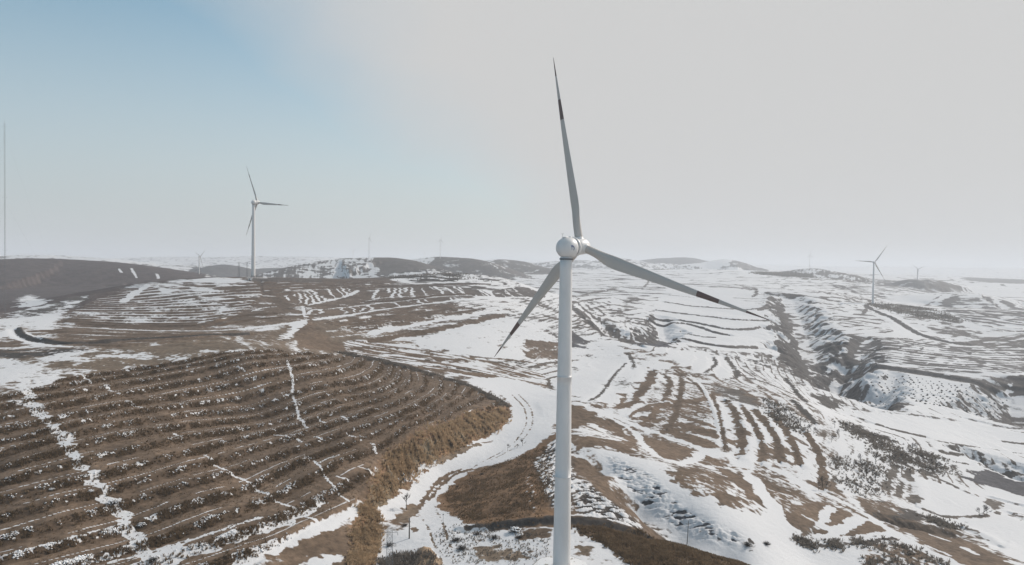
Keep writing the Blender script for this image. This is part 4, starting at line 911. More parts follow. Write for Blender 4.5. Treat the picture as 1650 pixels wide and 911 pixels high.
def turbine(base, hub_h, yaw, az, label, group, detail=True, L=48.0, tilt=math.radians(5), thick=1.0):
    """yaw: rotor axis clockwise from +Y; az: first blade from the vertical, clockwise seen from behind"""
    global BLADE_ME
    root = empty("wind_turbine", base, -yaw)
    tag(root, label, "wind turbine", group)
    th_top = hub_h - 2.35
    bm = bmesh.new()
    prof = []
    for h in np.linspace(0, th_top, 28):
        prof.append((thick * (2.12 + (1.45 - 2.12) * (h / th_top)), float(h)))
    if detail:
        pr2 = []
        joints = [th_top * .3, th_top * .62]
        for rad, h in prof:
            pr2.append((rad, h))
        for j in joints:
            rj = 2.12 + (1.45 - 2.12) * j / th_top
            pr2 += [(rj, j - .09), (rj + .022, j - .085), (rj + .022, j + .085), (rj - .004, j + .09)]
        prof = sorted(pr2, key=lambda p: p[1])
    lathe(bm, prof, 64 if detail else 24)
    tower = newobj("tower", bm, M_WHITE, root)
    # nacelle: short rounded drum, back end towards the camera side
    bm = bmesh.new(); R = 2.55
    np_ = [(0.02, -3.62), (0.55, -3.58), (1.05, -3.42), (1.5, -3.18), (1.9, -2.82), (2.2, -2.38), (2.42, -1.85), (2.53, -1.3), (R, -.8), (R, -.2), (2.47, .35), (2.3, .5)]
    lathe(bm, np_, 56, 'Y')
    nac = newobj("nacelle", bm, M_WHITE, root); nac.location = (0, 1.2, hub_h); nac.rotation_euler = (tilt, 0, 0)
    bm = bmesh.new(); lathe(bm, [(1.50, th_top - .55), (1.62, th_top - .5), (1.62, th_top - .32), (1.50, th_top - .28)], 40)
    newobj("yaw_ring", bm, M_DARKSEAL, root)
    if detail:
        bm = bmesh.new(); box(bm, (0, -1.5, 2.5), .9, 1.0, .22); box(bm, (.6, -.3, 2.5), .4, .4, .3)
        newobj("roof_hatch", bm, M_WHITE, nac)
        bm = bmesh.new(); tube(bm, (-.5, -1.8, 2.3), (-.5, -1.8, 3.3), .03); tube(bm, (-.75, -1.8, 3.3), (-.25, -1.8, 3.3), .025); tube(bm, (-.75, -1.8, 3.3), (-.75, -1.8, 3.45), .05); tube(bm, (-.25, -1.8, 3.3), (-.25, -1.8, 3.5), .04)
        newobj("wind_vane", bm, M_STEEL, nac)
        # round emblem on the rear right shoulder of the drum
        bm = bmesh.new()
        ang0 = math.radians(-2); y0 = -2.05
        def onskin(s, t, lift):
            yy = y0 + s; rr_ = math.sqrt(max(R * R - (yy + .95) ** 2 * .98, .01)) + lift; aa = ang0 + t / R; return Vector((math.cos(aa) * rr_, yy, math.sin(aa) * rr_))
        for k in range(3):
            for seg0, seg1 in ((0.15, 0.85),):
                rad = .78 - k * .25; n_ = 18; prev = None
                for q in range(n_ + 1):
                    a = math.pi * (-.25 + 1.35 * q / n_) + k * 1.1
                    cur = (bm.verts.new(onskin(math.cos(a) * rad, math.sin(a) * rad, .035)), bm.verts.new(onskin(math.cos(a) * (rad - .16), math.sin(a) * (rad - .16), .035)))
                    if prev: bm.faces.new((prev[0], cur[0], cur[1], prev[1]))
                    prev = cur
        newobj("emblem", bm, M_BLUE, nac, smooth=False)
    # generator ring and seal
    bm = bmesh.new(); lathe(bm, [(2.2, .46), (2.32, .5), (2.32, .72), (2.2, .76)], 56, 'Y')
    newobj("seal_ring", bm, M_DARKSEAL, nac)
    bm = bmesh.new(); lathe(bm, [(2.25, .74), (2.46, .78), (2.46, 1.35), (2.36, 1.6), (1.9, 1.72)], 56, 'Y')
    newobj("generator", bm, M_WHITE, nac)
    # rotor
    hubc = empty("rotor", (0, 0, 0)); hubc.parent = nac; hubc.location = (0, 4.0, 0); hubc.rotation_euler = (0, az, 0)
    # hub (part of the rotor group): spinner drum with domed nose
    bm = bmesh.new(); lathe(bm, [(1.5, -2.35), (1.75, -2.3), (1.95, -1.3), (2.0, -.6), (1.98, .6), (1.8, 1.4), (1.35, 2.2), (.7, 2.6), (.03, 2.75)], 48, 'Y')
    for k in range(3):
        a = 2 * math.pi * k / 3; d = Vector((math.sin(a), 0, math.cos(a))); tube(bm, d * .6, d * 2.25, 1.22, 1.12, 32)
    return root, nac, hubc, bm
def make_turbine(base, hub_h, yaw, az, label, group=None, detail=False, L=48.0, k=1.0):
    root, nac, rot, hb = turbine(base, hub_h, yaw, az, label, group, detail, L)
    # rotor empties are not kept: hub and blades hang straight on the turbine
    Mn = Matrix.Translation((0, 1.2, hub_h)) @ Matrix.Rotation(math.radians(5), 4, 'X')
    Mr = Mn @ Matrix.Translation((0, 4.0, 0)) @ Matrix.Rotation(az, 4, 'Y')
    bpy.data.objects.remove(rot)
    hub = newobj("hub", hb, M_WHITE, root); hub.matrix_local = Mr
    global BLADE_ME
    if BLADE_ME is None:
        b = newobj("blade", blade_bm(), None, mats=[M_BLADE, M_RED]); BLADE_ME = b.data; bpy.data.objects.remove(b)
    for q in range(3):
        b = bpy.data.objects.new("blade", BLADE_ME); COL.objects.link(b); b.parent = root
        b.matrix_local = Mr @ Matrix.Rotation(2 * math.pi * q / 3, 4, 'Y') @ Matrix.Scale(L / 48.0, 4)
    if k != 1.0: root.scale = (k, k, k)
    return root

HUB = P3(935, 397.5, 170.8)
yaw0 = math.radians(44.6)
ax = np.array([math.sin(yaw0), math.cos(yaw0)])
tb = HUB[:2] - ax * 5.2
tz = float(zat(tb[0], tb[1], Zf))
MAIN = make_turbine((tb[0], tb[1], tz - .1), HUB[2] - tz - 0.35 + .1, yaw0, math.radians(-11.1),
    "huge white wind turbine in the foreground with red banded blades beside the snowy track", detail=True)
# the round plinth and the step round the foot of the big turbine
bm = bmesh.new()
lathe(bm, [(7.3, -1.5), (7.3, .28), (7.1, .42), (2.2, .46)], 10)
pl = newobj("foundation", bm, None, MAIN, smooth=False, mats=[M_CONC])
m, nt = mat("trodden_snow"); o_ = nt.nodes.new('ShaderNodeOutputMaterial'); b_ = nt.nodes.new('ShaderNodeBsdfPrincipled'); nt.links.new(b_.outputs[0], o_.inputs[0])
nz_ = nt.nodes.new('ShaderNodeTexNoise'); nz_.inputs['Scale'].default_value = .9; nz_.inputs['Detail'].default_value = 6; cr_ = nt.nodes.new('ShaderNodeValToRGB')
tc_ = nt.nodes.new('ShaderNodeTexCoord'); nt.links.new(tc_.outputs['Object'], nz_.inputs['Vector'])
cr_.color_ramp.elements[0].position = .33; cr_.color_ramp.elements[0].color = (.3, .27, .23, 1); cr_.color_ramp.elements[1].position = .42; cr_.color_ramp.elements[1].color = (.7, .7, .705, 1)
nt.links.new(nz_.outputs['Fac'], cr_.inputs[0]); nt.links.new(cr_.outputs[0], b_.inputs['Base Color']); b_.inputs['Roughness'].default_value = .9
M_SNOW = m
bm = bmesh.new(); lathe(bm, [(2.2, .44), (6.75, .40), (6.75, .52), (2.2, .60)], 10); sn_ = newobj("snow_layer", bm, None, pl, smooth=False, mats=[M_SNOW])

# ---- the other turbines
def place_turbine(hub, d, Lpx, yaw, az, label, group="wind turbines on the far hills"):
    H = P3(hub[0], hub[1], d); L = Lpx * d / FPX; k = L / 44.0
    yw = math.radians(yaw); ax_ = np.array([math.sin(yw), math.cos(yw)]); b = H[:2] - ax_ * 5.2 * k
    z = float(zat(b[0], b[1], Zf)) - .3
    return make_turbine((b[0], b[1], z), (H[2] - z) / k, yw, math.radians(az), label, group, False, 44.0, k)
place_turbine((415, 327), 757, 66, 30, -24, "white wind turbine standing on the crest of the brown terraced hill, one blade level")
place_turbine((323, 413.6), 1500, 19, 35, 52, "small hazy wind turbine showing above the white crest, left of the crest turbine")
place_turbine((596, 384.8), 1850, 11, 55, 20, "thin wind turbine on top of the grey rounded hill right of the crest turbine")
place_turbine((569.5, 405), 3000, 7, 50, 70, "tiny faint wind turbine just left of the one on the grey rounded hill")
place_turbine((710.5, 387), 2450, 10, 50, 10, "faint wind turbine on the second rounded hill left of the big turbine")
place_turbine((684, 407), 4200, 5, 45, 40, "barely visible wind turbine in the dip between the two rounded hills")
place_turbine((1409.5, 423), 1376, 32, 47, 34, "grey wind turbine on the snowy ridge at the right, seen against the sky")
place_turbine((1479.5, 434), 2500, 13, 62, 65, "small faint wind turbine on the pale knoll right of the ridge turbine")
place_turbine((1305.5, 412), 2790, 7, 55, 0, "faint wind turbine on the far snowy hill left of the ridge turbine")

def ground_pt(u, v):
    p = hit(u, v, Zf); return float(p[0]), float(p[1]), float(zat(p[0], p[1], Zf))
# ---- measuring mast at the left edge
gx_, gy_, gz_ = ground_pt(8.5, 513)
topz = P3(3, 198, gy_)[2]
mast = empty("lattice_mast", (gx_, gy_, gz_ - .2)); tag(mast, "very tall thin guyed lattice mast at the left edge of the terraced hill", "mast")
hM = topz - gz_
bm = bmesh.new(); w_ = .45
cs = [(w_ * math.cos(a), w_ * math.sin(a)) for a in (0.5, 2.6, 4.7)]
for c in cs: tube(bm, (c[0], c[1], 0), (c[0], c[1], hM), .06, .05, 5)
for i in range(int(hM / 1.5)):
    for k in range(3):
        a, b = cs[k], cs[(k + 1) % 3]; tube(bm, (a[0], a[1], i * 1.5), (b[0], b[1], i * 1.5 + 1.5), .022, seg=3)
newobj("lattice", bm, M_STEEL, mast)
for k in range(3):
    bm = bmesh.new(); a = 0.5 + k * 2.094; R_ = 40
    px_, py_ = gx_ + R_ * math.cos(a), gy_ + R_ * math.sin(a); zz = float(zat(px_, py_, Zf)) - gz_
    for h in (.3, .6, .95): tube(bm, (R_ * math.cos(a), R_ * math.sin(a), zz), (0, 0, hM * h), .012, seg=3)
    newobj("guy_wire", bm, M_STEEL, mast)
bm = bmesh.new(); tube(bm, (0, 0, hM), (0, 0, hM + 2.5), .03); newobj("lightning_rod", bm, M_STEEL, mast)
for h in (.35, .62, .98):
    bm = bmesh.new(); tube(bm, (-1.6, 0, hM * h), (1.6, 0, hM * h), .03); tube(bm, (-1.6, 0, hM * h), (-1.6, 0, hM * h + .5), .06); tube(bm, (1.6, 0, hM * h), (1.6, 0, hM * h + .5), .06)
    newobj("sensor_boom", bm, M_STEEL, mast)

# ---- lattice pylon at the bottom edge
def pylon(loc, h, w0, w1, arms, label, rz=0.2, group=None):
    r = empty("lattice_pylon", loc, rz); tag(r, label, "pylon", group)
    bm = bmesh.new()
    def leg(sx, sy, z): q = w0 + (w1 - w0) * z / h; return Vector((sx * q / 2, sy * q / 2, z))
    for sx in (-1, 1):
        for sy in (-1, 1): tube(bm, leg(sx, sy, 0), leg(sx, sy, h), .055, .045, 4)
    n_ = int(h / (w0 * .9))
    for i in range(n_):
        z0, z1 = h * i / n_, h * (i + 1) / n_
        for a, b in (((-1, -1), (1, -1)), ((1, -1), (1, 1)), ((1, 1), (-1, 1)), ((-1, 1), (-1, -1))):
            tube(bm, leg(*a, z0), leg(*b, z1), .025, seg=3); tube(bm, leg(*b, z0), leg(*a, z1), .025, seg=3); tube(bm, leg(*a, z1), leg(*b, z1), .025, seg=3)
    newobj("lattice_body", bm, M_STEEL, r)
    for z, s in arms:
        bm = bmesh.new(); tube(bm, (-s, 0, z), (s, 0, z), .05, seg=4); tube(bm, (-s, 0, z), (0, 0, z + .8), .03, seg=3); tube(bm, (s, 0, z), (0, 0, z + .8), .03, seg=3)
        am = newobj("cross_arm", bm, M_STEEL, r)
        for q in (-s, s):
            bm = bmesh.new(); lathe(bm, [(.03, z - .75), (.09, z - .7), (.03, z - .6), (.09, z - .5), (.03, z - .4), (.09, z - .3), (.03, z - .15), (.02, z)], 8, origin=(q, 0, 0)); newobj("insulator", bm, M_GLASS, am)
    return r
u_, d_ = 628, 166
pz = P3(u_, 853, d_); gz0 = float(zat(pz[0], pz[1], Zf))
pylon((pz[0], pz[1], gz0 - .2), pz[2] - gz0, 1.5, 1.25, [(pz[2] - gz0 - .6, 1.9), (pz[2] - gz0 - 3.4, 1.5)], "dark steel lattice pylon beside the snowy track at the bottom edge", .15)
gx_, gy_, gz_ = ground_pt(384, 449.5)
for dx in (-3.0, 3.2):
    pylon((gx_ + dx, gy_ + 12 + dx, float(zat(gx_ + dx, gy_ + 12 + dx, Zf)) - .2), 17, 1.6, 1.0, [(16, 2.4), (13, 2.0)], "slim lattice pylon on the hill crest left of the crest turbine" if dx < 0 else "right one of the two slim pylons beside the crest turbine", .1, "pylons on the crest")

def util_pole(u, v, h, r, label, arm=1.0, lean=0.0, name="utility_pole", cat="pole"):
    x, y, z = ground_pt(u, v); o = empty(name, (x, y, z - .1)); tag(o, label, cat)
    bm = bmesh.new(); tube(bm, (0, 0, 0), (lean, 0, h), r, r * .7, 8); newobj("shaft", bm, M_WOOD, o)
    if arm:
        bm = bmesh.new(); box(bm, (lean * .9, 0, h * .86), arm * 2, .12, .12); a_ = newobj("cross_arm", bm, M_STEEL, o, smooth=False)
        for q in (-.9, 0, .9):
            bm = bmesh.new(); lathe(bm, [(.03, 0), (.07, .06), (.04, .12), (.07, .18), (.02, .26)], 8, origin=(lean * .9 + q * arm, 0, h * .86 + .06)); newobj("insulator", bm, M_GLASS, a_)
    return o
util_pole(1107, 877, 7.2, .12, "lone wooden pole with a short cross arm at the edge of the blue shaded slope", .8, .35)
util_pole(659.5, 868, 5.8, .2, "short thick weathered post beside the bend of the snowy track", 0, name="wooden_post", cat="post")
x, y, z = ground_pt(714, 843)
sg = empty("sign_post", (x, y, z)); tag(sg, "thin signpost standing in the snow right of the track junction", "signpost")
bm = bmesh.new(); tube(bm, (0, 0, 0), (0, 0, 2.7), .04); newobj("post", bm, M_STEEL, sg)
bm = bmesh.new(); box(bm, (0, .03, 2.45), .35, .03, .35); newobj("panel", bm, M_STEEL, sg, smooth=False)
bm = bmesh.new(); box(bm, (0, 0, .1), .4, .4, .25); newobj("base", bm, M_CONC, sg, smooth=False)
# transformer cabin at the foot of the crest turbine
x, y, z = ground_pt(403, 452)
kb = empty("transformer_cabin", (x, y, z), .3); tag(kb, "small white transformer cabin at the foot of the crest turbine", "cabin")
bm = bmesh.new(); box(bm, (0, 0, 1.2), 3.6, 2.4, 2.4); newobj("wall", bm, M_WHITE, kb, smooth=False)
bm = bmesh.new(); box(bm, (0, 0, 2.5), 3.9, 2.7, .22); newobj("roof", bm, M_SNOW, kb, smooth=False)
bm = bmesh.new(); box(bm, (-.7, -1.22, 1.0), .9, .05, 1.8); newobj("door", bm, M_STEEL, kb, smooth=False)

# ---- bare trees and bushes
def bark(name, c):
    return simple_mat(name, c, .9, .2, 4, .1)
def leafy(name, col, tr=.45):
    m, nt = mat(name); N = nt.nodes.new; out = N('ShaderNodeOutputMaterial'); d = N('ShaderNodeBsdfDiffuse'); t = N('ShaderNodeBsdfTranslucent'); mx = N('ShaderNodeMixShader'); mx.inputs[0].default_value = tr
    g = N('ShaderNodeNewGeometry'); nz = N('ShaderNodeTexNoise'); nz.inputs['Scale'].default_value = .35; nz.inputs['Detail'].default_value = 5; nt.links.new(g.outputs['Position'], nz.inputs['Vector'])
    mr = N('ShaderNodeMapRange'); mr.inputs[1].default_value = .3; mr.inputs[2].default_value = .7; mr.inputs[3].default_value = .65; mr.inputs[4].default_value = 1.35; nt.links.new(nz.outputs['Fac'], mr.inputs[0])
    s = N('ShaderNodeVectorMath'); s.operation = 'SCALE'; s.inputs[0].default_value = col; nt.links.new(mr.outputs[0], s.inputs['Scale'])
    nt.links.new(s.outputs[0], d.inputs[0]); nt.links.new(s.outputs[0], t.inputs[0]); nt.links.new(d.outputs[0], mx.inputs[1]); nt.links.new(t.outputs[0], mx.inputs[2]); nt.links.new(mx.outputs[0], out.inputs[0]); return m
M_BARK = bark("grey_brown_bark", (.085, .072, .062)); M_TWIG = bark("dark_twigs", (.06, .052, .047))
M_STRAW = leafy("dry_straw", (.46, .34, .22)); M_DRY = leafy("dry_brown_herbs", (.19, .135, .085)); M_SCRUB = leafy("grey_brown_scrub", (.20, .175, .15))
M_FROST = leafy("snow_on_twigs", (.9, .9, .91), .12)
def tree_meshes(seed, h):
    R = random.Random(seed)
    tb_, cb = bmesh.new(), bmesh.new()
    tube(tb_, (0, 0, -.2), (R.uniform(-.1, .1), R.uniform(-.1, .1), h * .5), h * .022, h * .014, 6)
    tube(tb_, (0, 0, h * .5 - .02), (R.uniform(-.2, .2), R.uniform(-.2, .2), h * .95), h * .014, .01, 5)
    def br(p, d, l, r, lev):
        e = p + d * l; tube(cb, p, e, r, r * .5, 3)
        if lev < 3:
            for k in range(4 if lev < 2 else 3):
                nd = (d + Vector((R.uniform(-.7, .7), R.uniform(-.7, .7), R.uniform(-.2, .6)))).normalized()
                br(p + d * l * R.uniform(.35, 1), nd, l * R.uniform(.45, .7), r * .55, lev + 1)
    for k in range(9):
        a = R.uniform(0, 6.28); z = h * R.uniform(.22, .8); d = Vector((math.cos(a), math.sin(a), R.uniform(.5, 1.3))).normalized()
        br(Vector((0, 0, z)), d, (h - z) * R.uniform(.35, .6), h * .015, 0)
    return tb_, cb
TM = []
for s in range(4):
    t_, c_ = tree_meshes(s, 5.0)
    a = newobj("trunk", t_, M_BARK); b = newobj("crown", c_, M_TWIG); TM.append((a.data, b.data)); bpy.data.objects.remove(a); bpy.data.objects.remove(b)
def put_tree(u, v, h, label, group, s):
    x, y, z = ground_pt(u, v); r = empty("bare_tree", (x, y, z), s * 1.7); tag(r, label, "tree", group); r.scale = (h / 5,) * 3
    for nme, me in zip(("trunk", "crown"), TM[s % 4]):
        o = bpy.data.objects.new(nme, me); COL.objects.link(o); o.parent = r
TG = [((1230,652,5),(1238,664,6),(1248,668,6),(1256,676,6),(1264,671,5.5),(1272,681,6),(1281,684,5),(1290,691,6),(1302,697,5),(1311,700,4)), 
      ((1345,690,4.5),(1352,705,5),(1340,713,4),(1362,694,5),(1375,692,4)),
      ((1386,746,5),(1389,760,6),(1396,771,5),(1410,776,5),(1411,748,6),(1440,745,4.5),(1325,786,5),(1319,790,4),(1331,789,4)),
      ((1470,729,5.5),(1476,727,5),(1500,753,5),(1508,756,5),(1515,759,4.5),(1455,742,4),(1484,745,4.5)),
      ((1585,829,4.5),(1590,830,4.5),(1578,832,4)),
      ((818,727,3.2),(833,723,2),(842,719,3.4))]
TL = ["bare tree in the thin row below the grey wedge of the terraced ridge", "bare tree on the dark scrubby knoll in the snow right of the ridge terraces", "bare tree scattered over the half snowy flat between ridge and white fields",
      "bare tree in the scrub along the gully beside the white fields", "bare tree at the corner of the brown plot by the white field", "thin leafless sapling at the edge of the snowy track left of the big tower"]
TGn = ["trees in the row below the ridge terraces", "trees on the scrubby knoll", "trees on the snowy flat", "trees along the gully", "trees by the brown plot", "saplings by the track"]
q = 0
for g, lst in enumerate(TG):
    for u, v, h in lst:
        put_tree(u, v, h, TL[g], TGn[g], q); q += 1
x_ = ground_pt(655, 822); put_tree(655, 822, 5.5, "small leafless tree on the snow bank above the short weathered post", None, 2)
for o in COL.objects:
    if o.get("label", "").startswith("small leafless") and "group" in o: del o["group"]

def bush_mesh(seed, frost):
    R = random.Random(seed); bm = bmesh.new(); f2 = []
    for k in range(90):
        a = R.uniform(0, 6.28); e = R.uniform(.15, 1.4); l = R.uniform(.5, 1.0)
        d = Vector((math.cos(a) * math.cos(e), math.sin(a) * math.cos(e), math.sin(e) * .75)); tube(bm, (d.x * .1, d.y * .1, 0), d * l, .018, .008, 3)
        for q_ in range(3):
            p = d * l * R.uniform(.4, .9); d2 = (d + Vector((R.uniform(-.6, .6), R.uniform(-.6, .6), R.uniform(-.1, .5)))).normalized(); tube(bm, p, p + d2 * .3, .010, .006, 3)
    if frost:
        n0 = len(bm.faces)
        for k in range(70):
            a = R.uniform(0, 6.28); e = R.uniform(.5, 1.5); d = Vector((math.cos(a) * math.cos(e), math.sin(a) * math.cos(e), math.sin(e) * .72)) * R.uniform(.7, .95)
            s_ = R.uniform(.05, .13); m_ = Matrix.Translation(d) @ Matrix.Scale(.5, 4, (0, 0, 1)); bmesh.ops.create_icosphere(bm, subdivisions=1, radius=s_, matrix=m_)
        bm.faces.ensure_lookup_table()
        for f in bm.faces[n0:]: f.material_index = 1
    return bm
BM = []
for s, fr in ((1, 0), (2, 0), (3, 1)):
    b = newobj("bush", bush_mesh(s, fr), None, mats=[M_TWIG, M_FROST]); BM.append(b.data); bpy.data.objects.remove(b)
for u, v, sz, k, lb in ((830, 857, 2.4, 2, "round snow dusted bush on the turbine pad below the brown mound"), (797, 868, 1.8, 0, "dark spreading bush on the pad left of the snow dusted bush"), (836, 868, 1.5, 1, "low dark bush just below the snow dusted bush"),
    (735, 872, 1.8, 1, "low grey bush on the right side of the track near the pad"), (744, 886, 2.0, 0, "wide grey bush at the track edge nearest the bottom of the picture"), (768, 862, 1.3, 1, "small bush between the track and the pad"),
    (652, 848, 1.4, 1, "scrubby bush leaning on the short weathered post"), (628, 880, 1.7, 0, "tangled bush at the foot of the lattice pylon"), (737, 785, 1.0, 1, "small dark bush on the left brow of the brown mound"), (776, 765, 1.2, 0, "dark bush on top of the brown mound by the track"),
    (246, 905, 1.8, 0, "dark bush at the lower end of the white ditch"), (146, 793, 1.2, 2, "snowy bush in the white ditch across the terraces"), (182, 812, 1.9, 2, "broad snow covered bush in the lower part of the white ditch"), (228, 848, 1.6, 2, "snowy bush beside the white ditch near its lower end"), (83, 790, 1.1, 2, "small snow topped bush alone on a terrace left of the white ditch"),
    (1205, 880, 2.2, 0, "black looking bush in the gully mouth below the ridge"), (1235, 878, 1.8, 1, "dark bush on the snow right of the gully mouth")):
    x, y, z = ground_pt(u, v); o = bpy.data.objects.new("bush", BM[k]); COL.objects.link(o); o.location = (x, y, z - .05); o.scale = (sz, sz, sz * .8); o.rotation_euler = (0, 0, u * .37); tag(o, lb, "bush")

# orchard shrubs on the white slope, one object each
rng = np.random.default_rng(5)
bmS = bmesh.new(); R = random.Random(9)
for k in range(46):
    a = R.uniform(0, 6.28); e = R.uniform(.1, 1.5); d = Vector((math.cos(a) * math.cos(e), math.sin(a) * math.cos(e), math.sin(e) * 1.1)); tube(bmS, (0, 0, 0), d * R.uniform(.6, 1.1), .09, .05, 3)
so_ = newobj("orchard_shrub", bmS, M_TWIG); SME = so_.data; bpy.data.objects.remove(so_)
OP = W([(1402,602),(1424,597),(1500,613),(1600,626),(1628,618),(1606,645),(1592,662),(1500,654),(1440,640),(1412,626)])
row = 0; cnt = 0
cx, cy = OP[:, 0].min(), OP[:, 1].min()
px_ = []
for yy in np.arange(cy, OP[:, 1].max(), 8.5):
    for xx in np.arange(cx, OP[:, 0].max(), 6.5):
        px_.append((xx + rng.normal(0, 1.0) + (row % 2) * 3.2, yy + rng.normal(0, 1.0))); 
    row += 1
px_ = np.array(px_); px_ = px_[inside(px_[:, 0], px_[:, 1], OP)]
rng.shuffle(px_)
px_ = px_[:300]
for (xx, yy) in px_:
    z = float(zat(xx, yy, Zf)); s = rng.uniform(.6, 1.5)
    o = bpy.data.objects.new("orchard_shrub", SME); COL.objects.link(o); o.location = (xx, yy, z); o.scale = (s, s, s); o.rotation_euler = (0, 0, rng.uniform(0, 6))
    tag(o, "little dark shrub planted on the white orchard slope below the long dark bank", "shrub", "shrubs on the white orchard slope")

# ---- grass and dead herbs: nobody could count them
def tufts(name, P, H, Wd, m, blades=6, lean=.35, seed=0, drift=(0, 0)):
    """P (n,3) feet, H heights, Wd half widths: spiky little tufts in one mesh"""
    g = np.random.default_rng(seed); n_ = len(P)
    if n_ == 0: return
    a = g.uniform(0, 2 * np.pi, (n_, blades)); l = g.uniform(.1, 1, (n_, blades)) * lean
    hh = H[:, None] * g.uniform(.55, 1.1, (n_, blades)); w = Wd[:, None] * .22
    bx = P[:, None, 0] + np.cos(a) * Wd[:, None] * .35; by = P[:, None, 1] + np.sin(a) * Wd[:, None] * .35; bz = P[:, None, 2] - .05 + 0 * a
    tx = bx + np.cos(a) * hh * l + drift[0] * hh; ty = by + np.sin(a) * hh * l + drift[1] * hh; tz = bz + hh
    ox, oy = -np.sin(a) * w, np.cos(a) * w
    V = np.stack([np.stack([bx - ox, by - oy, bz], -1), np.stack([bx + ox, by + oy, bz], -1), np.stack([tx + ox * .5, ty + oy * .5, tz], -1), np.stack([tx - ox * .5, ty - oy * .5, tz], -1)], 2).reshape(-1, 3)
    nf = len(V) // 4; me = bpy.data.meshes.new(name)
    me.vertices.add(len(V)); me.vertices.foreach_set("co", V.astype(np.float32).ravel())
    me.loops.add(nf * 4); me.polygons.add(nf); me.polygons.foreach_set("loop_start", np.arange(nf, dtype=np.int32) * 4); me.loops.foreach_set("vertex_index", np.arange(nf * 4, dtype=np.int32)); me.update(calc_edges=True)
    me.materials.append(m); o = bpy.data.objects.new(name, me); COL.objects.link(o); o["kind"] = "stuff"; return o
def scatter(a, b, wgt, n_, seed):
    g = np.random.default_rng(seed)
    w = (wgt * RRr[a, b] * np.gradient(rr)[a][:, None] * np.gradient(th)[b][None, :]).ravel(); w = np.maximum(w, 0); w /= w.sum()
    k = g.choice(w.size, n_, p=w); ny = b.stop - b.start; i = k // ny + a.start; j = k % ny + b.start
    x = X[i, j] + g.normal(0, .12, n_); y = Y[i, j] + g.normal(0, .25, n_)
    return np.stack([x, y, zat(x, y, Zf)], 1), i, j
a, b, phi, wt = FIELD
ph = phi - np.floor(phi); nearw = np.clip(300 / RRr[a, b], .4, 1.6)
cl = sst(-.5, .9, fbm(X[a, b], Y[a, b], 5, 3, 130))
w1 = wt * np.exp(-((ph - .17) / .10) ** 2) * (0.25 + cl) * nearw
P_, i_, j_ = scatter(a, b, w1, 24000, 1); g = np.random.default_rng(2); H_ = g.uniform(.3, .85, len(P_)); tufts("dry_herbs", P_, H_, g.uniform(.25, .6, len(P_)), M_DRY, 7, .5, 3)
def lumps(name, P, Sz, m, seed):
    """little caps of snow caught on herbs: squashed irregular octahedra"""
    g = np.random.default_rng(seed); n_ = len(P); o8 = np.array([(1,0,0),(0,1,0),(-1,0,0),(0,-1,0),(0,0,1),(0,0,-.6)], float)
    V = o8[None] * g.uniform(.6, 1.3, (n_, 6, 1)) * (Sz[:, None, None] * np.array([1, 1, .75])); a = g.uniform(0, 6.28, n_); c, s = np.cos(a)[:, None], np.sin(a)[:, None]
    V = np.stack([V[..., 0] * c - V[..., 1] * s, V[..., 0] * s + V[..., 1] * c, V[..., 2]], -1) + P[:, None] + np.array([0, 0, .18])
    F = np.array([(0,1,4),(1,2,4),(2,3,4),(3,0,4),(1,0,5),(2,1,5),(3,2,5),(0,3,5)]); F = (F[None] + np.arange(n_)[:, None, None] * 6).reshape(-1)
    me = bpy.data.meshes.new(name); me.vertices.add(n_ * 6); me.vertices.foreach_set("co", V.astype(np.float32).ravel()); nf = n_ * 8
    me.loops.add(nf * 3); me.polygons.add(nf); me.polygons.foreach_set("loop_start", np.arange(nf, dtype=np.int32) * 3); me.loops.foreach_set("vertex_index", F.astype(np.int32)); me.update(calc_edges=True)
    me.materials.append(m); o = bpy.data.objects.new(name, me); COL.objects.link(o); o["kind"] = "stuff"; return o
w2 = wt * np.exp(-((ph - .24) / .07) ** 2) * sst(.25, .8, fbm(X[a, b], Y[a, b], 2.4, 3, 131)) * nearw
w2 = w2 * (1 + 3.0 * (1 - sst(178, 215, RRr[a, b])))
P_, i_, j_ = scatter(a, b, w2, 6000, 4); g = np.random.default_rng(5); lumps("snow_caps", P_, g.uniform(.10, .34, len(P_)) ** 1.0, M_FROST, 6)
w3 = wt * sst(.45, .6, ph) * (.3 + cl)
P_, i_, j_ = scatter(a, b, w3, 9000, 7); g = np.random.default_rng(8); tufts("dry_grass", P_, g.uniform(.15, .35, len(P_)), g.uniform(.2, .5, len(P_)), M_DRY, 5, .6, 9)
def in_area(px, n_, seed, extra=None, jit=1.0):
    P = W(px); Pc = smooth(np.vstack([P, P[:1]]), 1); a, b = win(Pc, 1); m_ = inside(X[a, b], Y[a, b], Pc[:-1]).astype(float)
    if extra is not None: m_ = m_ * extra(X[a, b], Y[a, b])
    p = scatter(a, b, m_, n_, seed)[0]; g_ = np.random.default_rng(seed + 500); jj = jit * np.hypot(p[:, 0], p[:, 1]) / 230
    p[:, 0] += g_.normal(0, 1, len(p)) * jj; p[:, 1] += g_.normal(0, 1, len(p)) * jj * 1.3; p[:, 2] = zat(p[:, 0], p[:, 1], Zf); return p
clump = lambda s, sd: (lambda x, y: sst(-.2, .8, fbm(x, y, s, 3, sd)) + .04)
P_ = in_area([(815,662),(812,686),(780,699),(738,722),(700,736),(668,762),(640,788),(607,815),(598,800),(607,765),(628,735),(662,710),(722,684),(768,665)], 5500, 11, clump(4, 140))
g = np.random.default_rng(12); tufts("bank_grass", P_, g.uniform(.5, 1.5, len(P_)), g.uniform(.3, .6, len(P_)), M_STRAW, 7, .5, 13, (.25, -.35))
